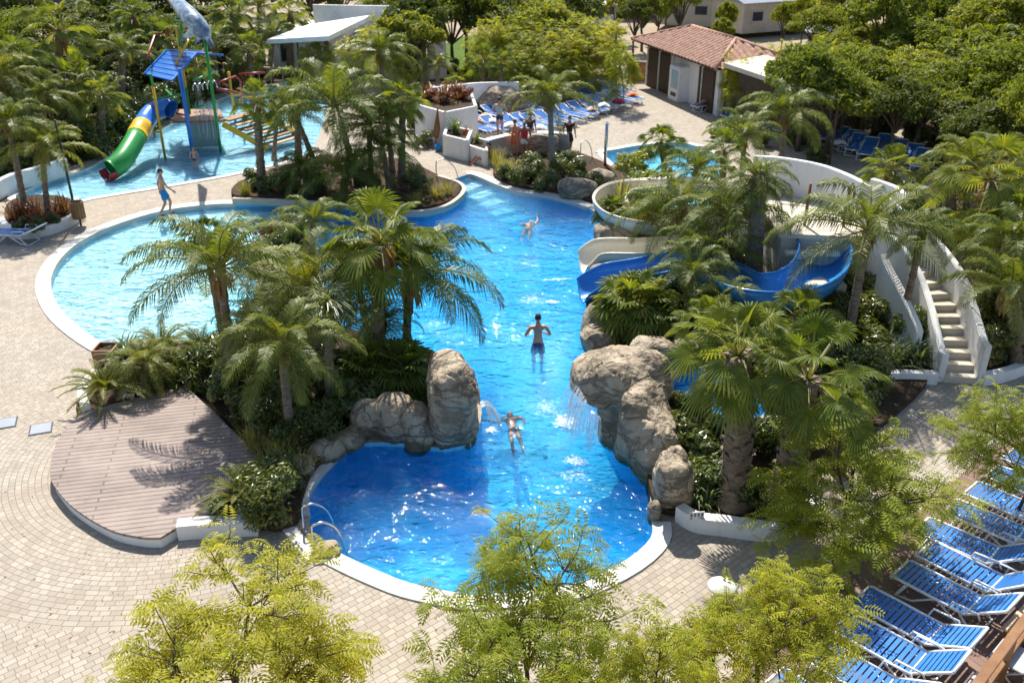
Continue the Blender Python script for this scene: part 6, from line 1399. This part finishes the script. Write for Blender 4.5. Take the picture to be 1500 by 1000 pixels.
for k,cx,cy,bx,by,s,l in [('fan',710,88,706,150,1.5,'fan palm left of the crowded loungers'),('fan',735,95,735,158,1.3,'fan palm just behind the rock at the loungers'),('fan',690,105,690,140,1.1,'small fan palm beside the white wall'),('feather',640,95,642,150,1.5,'feather palm above the reddish planting'),('feather',620,60,625,130,1.6,'feather palm left of the lawn'),('fan',665,120,665,165,.9,'little fan palm behind the tall white planter'),('feather',720,30,722,85,1.6,'feather palm beyond the lawn')]:
    palm(k,cx,cy,bx,by,s,l,.15,.5,group='palms behind the white planters')
for x,y,z,l in [(625,146,1.48,'reddish shrub at the left of the tall white planter'),(650,150,1.48,'reddish shrub at the corner of the tall white planter'),(675,145,1.48,'reddish shrub at the right of the tall white planter'),(660,140,1.48,'reddish shrub at the back of the tall white planter')]: plant([CORD[0]],x,y,1.3,l,'cordyline','plant',z=z); plant([FLW[1]],x+6,y+2,.75,l.replace('shrub','leafy filler'),'flowering_shrub','shrub',z=z)
plant([CORD[1]],668,195,1.1,'spiky grey-green plant in the lower white planter','agave','plant',z=.83); plant([CORD[1]],698,208,.7,'small spiky plant in the lowest white planter','agave','plant',z=.6); plant(CORD[:1],684,200,.7,'dark red strap plant between the stepped white planters','cordyline','plant',z=.7)
for x,y,s,l in [(700,170,.9,'dark shrub right of the tall white planter'),(720,165,.9,'dark shrub behind the first loungers'),(620,215,.8,'shrub at the foot of the tall white planter'),(608,190,1.1,'shrub left of the tall white planter'),(660,110,1.2,'shrub below the lawn'),(620,110,1.3,'shrub right of the grey annex roof'),(800,118,1.4,'shrub under the feathery trees'),(850,112,1.4,'shrub left of the upper loungers'),(895,122,1.2,'dark shrub at the head of the upper loungers'),(560,110,1.5,'shrub in front of the grey annex'),(590,90,1.5,'shrub beside the grey annex'),(520,115,1.3,'shrub below the grey annex roof'),(760,120,1.5,'shrub beyond the pale rounded rock')]: plant(SHR+OLE,x,y,s,l,z=0)
# ---- planter in front of the people
palm('feather',805,142,809,262,2.0,'tall feathery palm with a smooth pale trunk in front of the people on the terrace',.13,tmat='gtrunk')
for x,y,s,l in [(735,255,.9,'yellow reed clump at the left end of the poolside bed'),(752,258,1.0,'second yellow reed clump in the poolside bed'),(728,240,.8,'back reed clump of the poolside bed')]: plant(REED,x,y,s*1.1,l,'reed_clump','reeds',z=.14)
for x,y,s,l in [(778,262,.95,'dark oleander left of the pale palm trunk'),(800,275,.9,'dark oleander at the foot of the pale palm trunk'),(825,262,.9,'dark oleander right of the pale palm trunk'),(850,258,.8,'green bush beside the grey pool edge boulder'),(770,245,.8,'bush behind the poolside oleanders'),(835,242,.8,'bush beside the thin steel rail')]: plant(OLE+SHR,x,y,s,l,z=.14)
# ---- island of slides
palm('fan',968,210,977,285,1.35,'small fan palm with a brown trunk at the upper pool',.14,.4)
palm('fan',1060,222,1056,310,1.4,'yellow-green fan palm right of the upper pool',.14,.5)
palm('feather',1020,250,1030,330,1.7,'feather palm with bluish fronds beside the upper pool',.12)
palm('feather',1000,300,1010,395,2.0,'feather palm over the cream slide loop',.12)
palm('feather',1070,310,1085,430,2.2,'big feather palm in the centre of the slide planting',.13)
palm('feather',960,310,975,380,1.5,'feather palm just right of the cream slide loop',.11)
palm('feather',1015,400,1018,480,1.4,'low feather palm in front of the straight part of the blue flume',.1)
palm('roeb',1062,440,1064,500,1.25,'round date palm hiding the bend of the blue flume',.1)
palm('feather',1040,370,1045,450,1.8,'feather palm above the blue flume',.12)
palm('roeb',1112,262,1100,440,1.3,'date palm whose thick grey trunk leans in front of the white planters',.26,.5,'gtrunk')
palm('feather',1150,165,1142,270,2.4,'tall feather palm behind the curved white parapet',.13)
palm('feather',1090,200,1085,290,1.8,'feather palm between the upper pool and the right loungers',.12)
plant([PALMETTO],930,490,1.75,'dense spiky bush of small fan leaves below the blue slide','palmetto','palm shrub',zo=.55)
plant([PALMETTO],962,500,1.1,'second spiky fan bush merging with the one below the blue slide','palmetto','palm shrub',zo=.45)
plant([PALMETTO],895,350,.9,'low dark fan bush on the brown rock between the slides','palmetto','palm shrub',zo=.9)
plant(SHY,930,285,1.25,'bright yellow-green shrub rising from the cream slide loop',z=.14,zo=.75); plant(SHY,955,300,1.2,'yellow-green shrub in the middle of the cream slide loop',z=.14,zo=.5); plant(REED,915,305,1.3,'dry reed clump spilling over the cream slide loop','reed_clump','reeds',z=.7); plant(REED,940,325,1.3,'long reed clump hanging in front of the cream slide loop','reed_clump','reeds',z=1.0); plant(REED,965,340,1.3,'reed clump right of the brown rock','reed_clump','reeds',z=.8)
for x,y,s,l in [(990,340,1.1,'shrub right of the brown rock under the loop'),(1020,360,1.1,'shrub in the middle of the slide planting'),(1060,400,1.2,'shrub between the flume and the palms'),(1000,460,1.1,'shrub below the blue flume'),(1040,490,1.2,'shrub right of the spiky fan bushes'),(1090,500,1.2,'shrub below the curve of the blue flume'),(980,500,.9,'low shrub above the small grey boulder'),(1150,500,1.2,'shrub under the flume curve on the right'),(1070,340,1.1,'shrub left of the white flower planter'),(1180,490,1.0,'shrub at the outer side of the flume curve'),(1120,480,1.1,'shrub at the foot of the grey leaning trunk')]: plant(SHR+OLE,x,y,s,l)
for x,y,s,z,l in [(1130,325,.8,1.43,'orange flowers in the right half of the high white planter'),(1152,322,.8,1.43,'orange flowers at the corner of the high white planter'),(1108,324,.8,1.43,'green filler in the left half of the high white planter'),(1125,268,.8,1.78,'pink flowers in the upper white planter'),(1142,270,.7,1.78,'yellow-green filler at the end of the upper white planter')]: plant([FLW[0]],x,y,s,l,'flowering_shrub','shrub',z=z)
# ---- right shore planting with the thick palms
palm('fan',1082,520,1076,742,1.9,'fan palm with the thickest rough trunk above the white kerb and sign',.30,.9)
palm('fan',1185,555,1140,762,1.8,'fan palm leaning right beside the thickest trunk, dark crown',.28,.9)
palm('fan',1040,480,1035,620,1.2,'fan palm with a thin trunk beside the small deep blue pool',.10)
palm('fan',1170,470,1180,560,1.5,'fan palm between the small deep blue pool and the flume curve',.16,.6)
palm('roeb',1130,520,1125,600,1.1,'date palm behind the thickest fan palm',.12)
for x,y,s,l in [(1010,655,1.0,'glossy dark shrub right of the leaning rock'),(1022,690,1.0,'glossy dark shrub right of the pillar rock'),(1012,620,.95,'glossy shrub below the small deep blue pool'),(1040,720,.9,'dark shrub above the small white sign'),(1110,735,.9,'dark shrub between the two thick trunks'),(1060,660,.9,'shrub behind the thickest trunk'),(1120,660,1.1,'shrub between the two thick palms'),(1160,640,1.1,'shrub right of the thick palms'),(1200,620,1.1,'shrub left of the paving at the steps')]: plant([SHR[1],SHR[2]],x,y,s,l)
plant(SHY,1150,742,.8,'bright green bush at the right end of the curved white kerb'); plant(SHR,1130,760,.6,'low bush inside the curved white kerb',z=.2); plant([CORD[2]],1030,735,.9,'strappy orange tipped plant above the small white sign','cordyline','plant')
palm('fan',1225,590,1228,690,1.1,'bright yellow-green low fan palm behind the acacia',.14)
# ---- around the steps
palm('feather',1272,335,1238,520,2.2,'feather palm with a leaning trunk left of the outer grey stair wall',.13)
palm('feather',1352,338,1312,512,1.25,'feather palm with a slanted trunk crossing the stair wall',.11)
for x,y,s,l in [(1300,535,1.0,'leafy bush with long glossy leaves left of the steps'),(1335,532,1.0,'leafy bush with long glossy leaves touching the stair wall'),(1270,525,1.0,'leafy bush at the left end of the stair kerb'),(1240,500,1.3,'dark shrub under the leaning feather palm'),(1290,490,1.3,'dark shrub in the shade behind the glossy bushes'),(1320,480,1.1,'dark shrub against the outer stair wall'),(1225,450,1.3,'dark shrub beside the flume'),(1255,455,1.6,'tall dark shrub under the leaning palm'),(1285,440,1.5,'tall dark shrub at the upper end of the stair wall'),(1260,575,1.1,'low dark shrub in front of the stair kerb'),(1230,600,1.2,'dark shrub at the paving edge near the steps'),(1275,560,.8,'small shrub at the stair kerb'),(1210,560,1.2,'dark shrub between flume curve and stair kerb'),(1325,500,1.3,'bushy shrub against the foot of the outer stair wall'),(1345,480,1.0,'shrub close to the left stair wall'),(1300,455,1.6,'tall shrub halfway up the outer stair wall')]: plant([CORD[2]] if 'long glossy' in l else SHR,x,y,s*1.25 if 'long glossy' in l else s,l,'strap_bush' if 'long glossy' in l else 'shrub','plant' if 'long glossy' in l else 'shrub')
RG='palms on the right behind the steps'
for k,cx,cy,bx,by,s,l in [('fan',1305,250,1310,335,1.7,'big bright fan palm behind the curved parapet'),('fan',1450,262,1462,440,2.1,'large fan palm near the right edge'),('fan',1450,320,1465,440,1.5,'fan palm behind the top of the steps'),('fan',1492,330,1500,470,1.9,'fan palm cut by the right edge'),('feather',1480,350,1490,500,1.7,'dark feather palm right of the steps'),('feather',1480,420,1490,540,1.8,'feather palm lowest at the right edge behind the steps'),('fan',1390,250,1392,340,1.5,'fan palm in the shade above the steps'),('fan',1240,300,1245,400,1.3,'fan palm at the end of the curved parapet'),('feather',1420,240,1430,360,1.8,'feather palm at the edge of the grove'),('fan',1530,270,1530,400,2.0,'fan palm beyond the right edge'),('fan',1485,240,1490,350,1.6,'fan palm under the grove trees at the right')]:
    palm(k,cx,cy,bx,by,s,l,.18,.6,group=RG)
for i,(x,y,s) in enumerate([(1475,535,1.1),(1490,520,1.3),(1500,500,1.5),(1460,470,1.5),(1465,440,1.2),(1500,440,1.6),(1430,370,1.2),(1470,400,1.5),(1340,335,1.1),(1300,340,1.3),(1260,350,1.2),(1500,380,1.6),(1400,330,1.4),(1340,310,1.3)]):
    plant(SHR+OLE,x,y,s,'dark shrub right of the steps, '+['at the stair foot','above the one at the stair foot','at the right edge below the palms','in the middle of the palms','beside the upper stair wall','at the right edge, middle height','behind the stair top','in the deepest shade','behind the tower landing','below the big bright fan palm','at the parapet end','at the right edge near the largest fan palm','under the largest fan palm','just above the stair parapet'][i])
# ---- hedge line and grove on the right
ords=['first','second','third','fourth','fifth','sixth','seventh','eighth','ninth','tenth','eleventh','twelfth','thirteenth','fourteenth']
gr=random.Random(5)
random.seed(3)
def trow(kinds,pts,z,s,rowname,grp,nm='broadleaf_tree'):
    for i,(x,y) in enumerate(sorted(pts)):
        tree(kinds,x+gr.uniform(-12,12),y+gr.uniform(-6,6),z*gr.uniform(.75,1.2),s*gr.uniform(.75,1.15),'green leafy tree, %s from the left in the %s'%(ords[i],rowname),nm,'tree',grp)
trow(BD+BT[:1],[(1220,138),(1265,135),(1310,145),(1355,155),(1400,175),(1445,190),(1495,205)],2.3,.85,'front row of the right grove','trees of the right grove')
trow(RT[:1]+BT[1:2] if 0 else BT,[(1190,118),(1250,112),(1300,108),(1345,128),(1390,145),(1435,155),(1480,168),(1520,180)],2.7,.85,'second row of the right grove','trees of the right grove')
trow(BT+BY+BD[:1],[(1185,95),(1225,82),(1280,86),(1335,95),(1385,105),(1430,118),(1475,125),(1510,140)],3.0,.95,'third row of the right grove','trees of the right grove')
trow(BT+BY,[(1205,50),(1255,48),(1305,55),(1350,60),(1400,65),(1450,75),(1500,85)],3.3,1.08,'fourth row of the right grove','trees of the right grove')
trow(BY+BT[:2]+BY,[(1240,15),(1290,18),(1335,20),(1385,25),(1430,30),(1485,38)],3.6,1.2,'top row of the right grove','trees of the right grove')
trow(BT+BD,[(1275,-15),(1350,-12),(1420,-8),(1480,0),(1530,20)],4,1.7,'farthest row of the right grove','trees of the right grove')
for x,y,s,l in [(1235,185,1.3,'dark hedge bush behind the right loungers'),(1265,190,1.4,'second dark hedge bush behind the right loungers'),(1300,200,1.4,'dark hedge bush in the middle of the hedge'),(1335,210,1.4,'dark hedge bush right of the middle'),(1370,225,1.4,'dark hedge bush at the right end of the hedge'),(1170,215,1.1,'bush left of the right loungers'),(1110,215,1.0,'bush under the tall feather palm'),(1050,200,.8,'pale leafy bush in front of the sunbathers'),(1070,205,.9,'pale leafy bush right of the sunbathers'),(1410,245,1.4,'bush under the front grove trees'),(1200,240,1.0,'bush behind the curved white parapet'),(1450,240,1.5,'bush under the grove at the right edge')]: plant(SHR+OLE,x,y,s,l,z=0)
# trees at the top, centre
TG='dark trees along the top edge'
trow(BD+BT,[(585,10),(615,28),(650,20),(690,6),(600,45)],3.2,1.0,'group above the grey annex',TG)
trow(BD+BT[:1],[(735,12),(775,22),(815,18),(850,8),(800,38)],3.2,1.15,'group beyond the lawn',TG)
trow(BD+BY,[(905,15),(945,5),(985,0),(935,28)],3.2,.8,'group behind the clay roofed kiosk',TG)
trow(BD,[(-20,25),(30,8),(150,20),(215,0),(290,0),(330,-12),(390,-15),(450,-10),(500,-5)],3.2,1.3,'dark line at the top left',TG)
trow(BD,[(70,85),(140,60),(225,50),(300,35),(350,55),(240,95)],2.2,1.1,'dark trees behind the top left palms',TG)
trow(BD+BT,[(20,40),(75,25),(40,62),(130,40),(265,20)],2.8,1.0,'second dark line at the top left',TG)
trow(BT,[(960,12),(1000,-5),(1225,-15)],3.2,.75,'line behind the mobile homes',TG)
for x,y,z,l in [(1065,20,2.6,'narrow leafy tree between two mobile homes'),(1150,28,2.6,'slim twisted tree in front of the grey mobile home roof'),(1178,25,2.6,'second slim tree beside the grey mobile home roof'),(1058,40,2,'narrow tree covering the dark blue roof')]:
    t=tree(BT,x,y,z,.42,l,'slim_tree','tree','slim trees between the mobile homes')
# ---- the four acacias in front of the camera
tree(AC[:1],318,885,2.9,1.02,'acacia with yellow-green feathery leaves in front of the paving at the lower left','acacia_tree','tree',None,4.3)
tree(AC[1:2],795,895,2.9,.84,'acacia with feathery leaves overlapping the lower rim of the pool in the bottom centre','acacia_tree','tree',None,4.3)
tree(AC[2:],1135,885,2.7,.76,'dense acacia in front of the loungers right of the round lamp','acacia_tree','tree',None,4.1)
tree(AC[:1],1265,655,2.4,1.0,'wide acacia with yellowish leaves between the thick palms and the loungers','acacia_tree','tree',None,4.3)
tree(AC[1:2],1530,610,2.4,.7,'acacia reaching in from the right edge above the loungers','acacia_tree','tree',None,4.3)
tree(AC[1:2],900,1010,2.6,.6,'lower acacia leaves at the bottom edge right of centre','acacia_tree','tree',None,4.3)
# ================================================================= SKY, SUN, CAMERA
sc=bpy.context.scene
w=bpy.data.worlds.new('World'); sc.world=w; w.use_nodes=True; nt=w.node_tree
sky=nt.nodes.new('ShaderNodeTexSky'); sky.sky_type='NISHITA'; sky.sun_disc=False; SE,SA=R(53),R(-11)
sky.sun_elevation=SE; sky.sun_rotation=SA; bg=nt.nodes['Background']; bg.inputs[1].default_value=.105; nt.links.new(sky.outputs[0],bg.inputs[0])
sd_=V((math.sin(SA)*math.cos(SE),math.cos(SA)*math.cos(SE),math.sin(SE)))
l=bpy.data.lights.new('sun','SUN'); l.energy=4.6; l.angle=R(.53); l.color=(1,.95,.86); lo=bpy.data.objects.new('sun',l); C.objects.link(lo); lo.rotation_euler=sd_.to_track_quat('Z','Y').to_euler(); lo.location=(0,0,40)
cd=bpy.data.cameras.new('camera'); cam=bpy.data.objects.new('camera',cd); C.objects.link(cam); cam.location=(0,0,HC); cam.rotation_euler=(R(90)-TH,0,0); cd.sensor_width=36; cd.lens=FPX/1500*36; cd.clip_end=1500; cd.clip_start=.1; cd.dof.use_dof=True; cd.dof.focus_distance=13.5; cd.dof.aperture_fstop=1.8
sc.camera=cam
sc.view_settings.view_transform='Standard'; sc.view_settings.look='None'; sc.view_settings.exposure=.76; sc.view_settings.gamma=1
cy=sc.cycles; cy.max_bounces=8; cy.volume_bounces=3; cy.diffuse_bounces=3; cy.glossy_bounces=3; cy.transmission_bounces=4; cy.transparent_max_bounces=8; cy.caustics_reflective=False; cy.caustics_refractive=False; cy.sample_clamp_indirect=4; cy.use_denoising=True
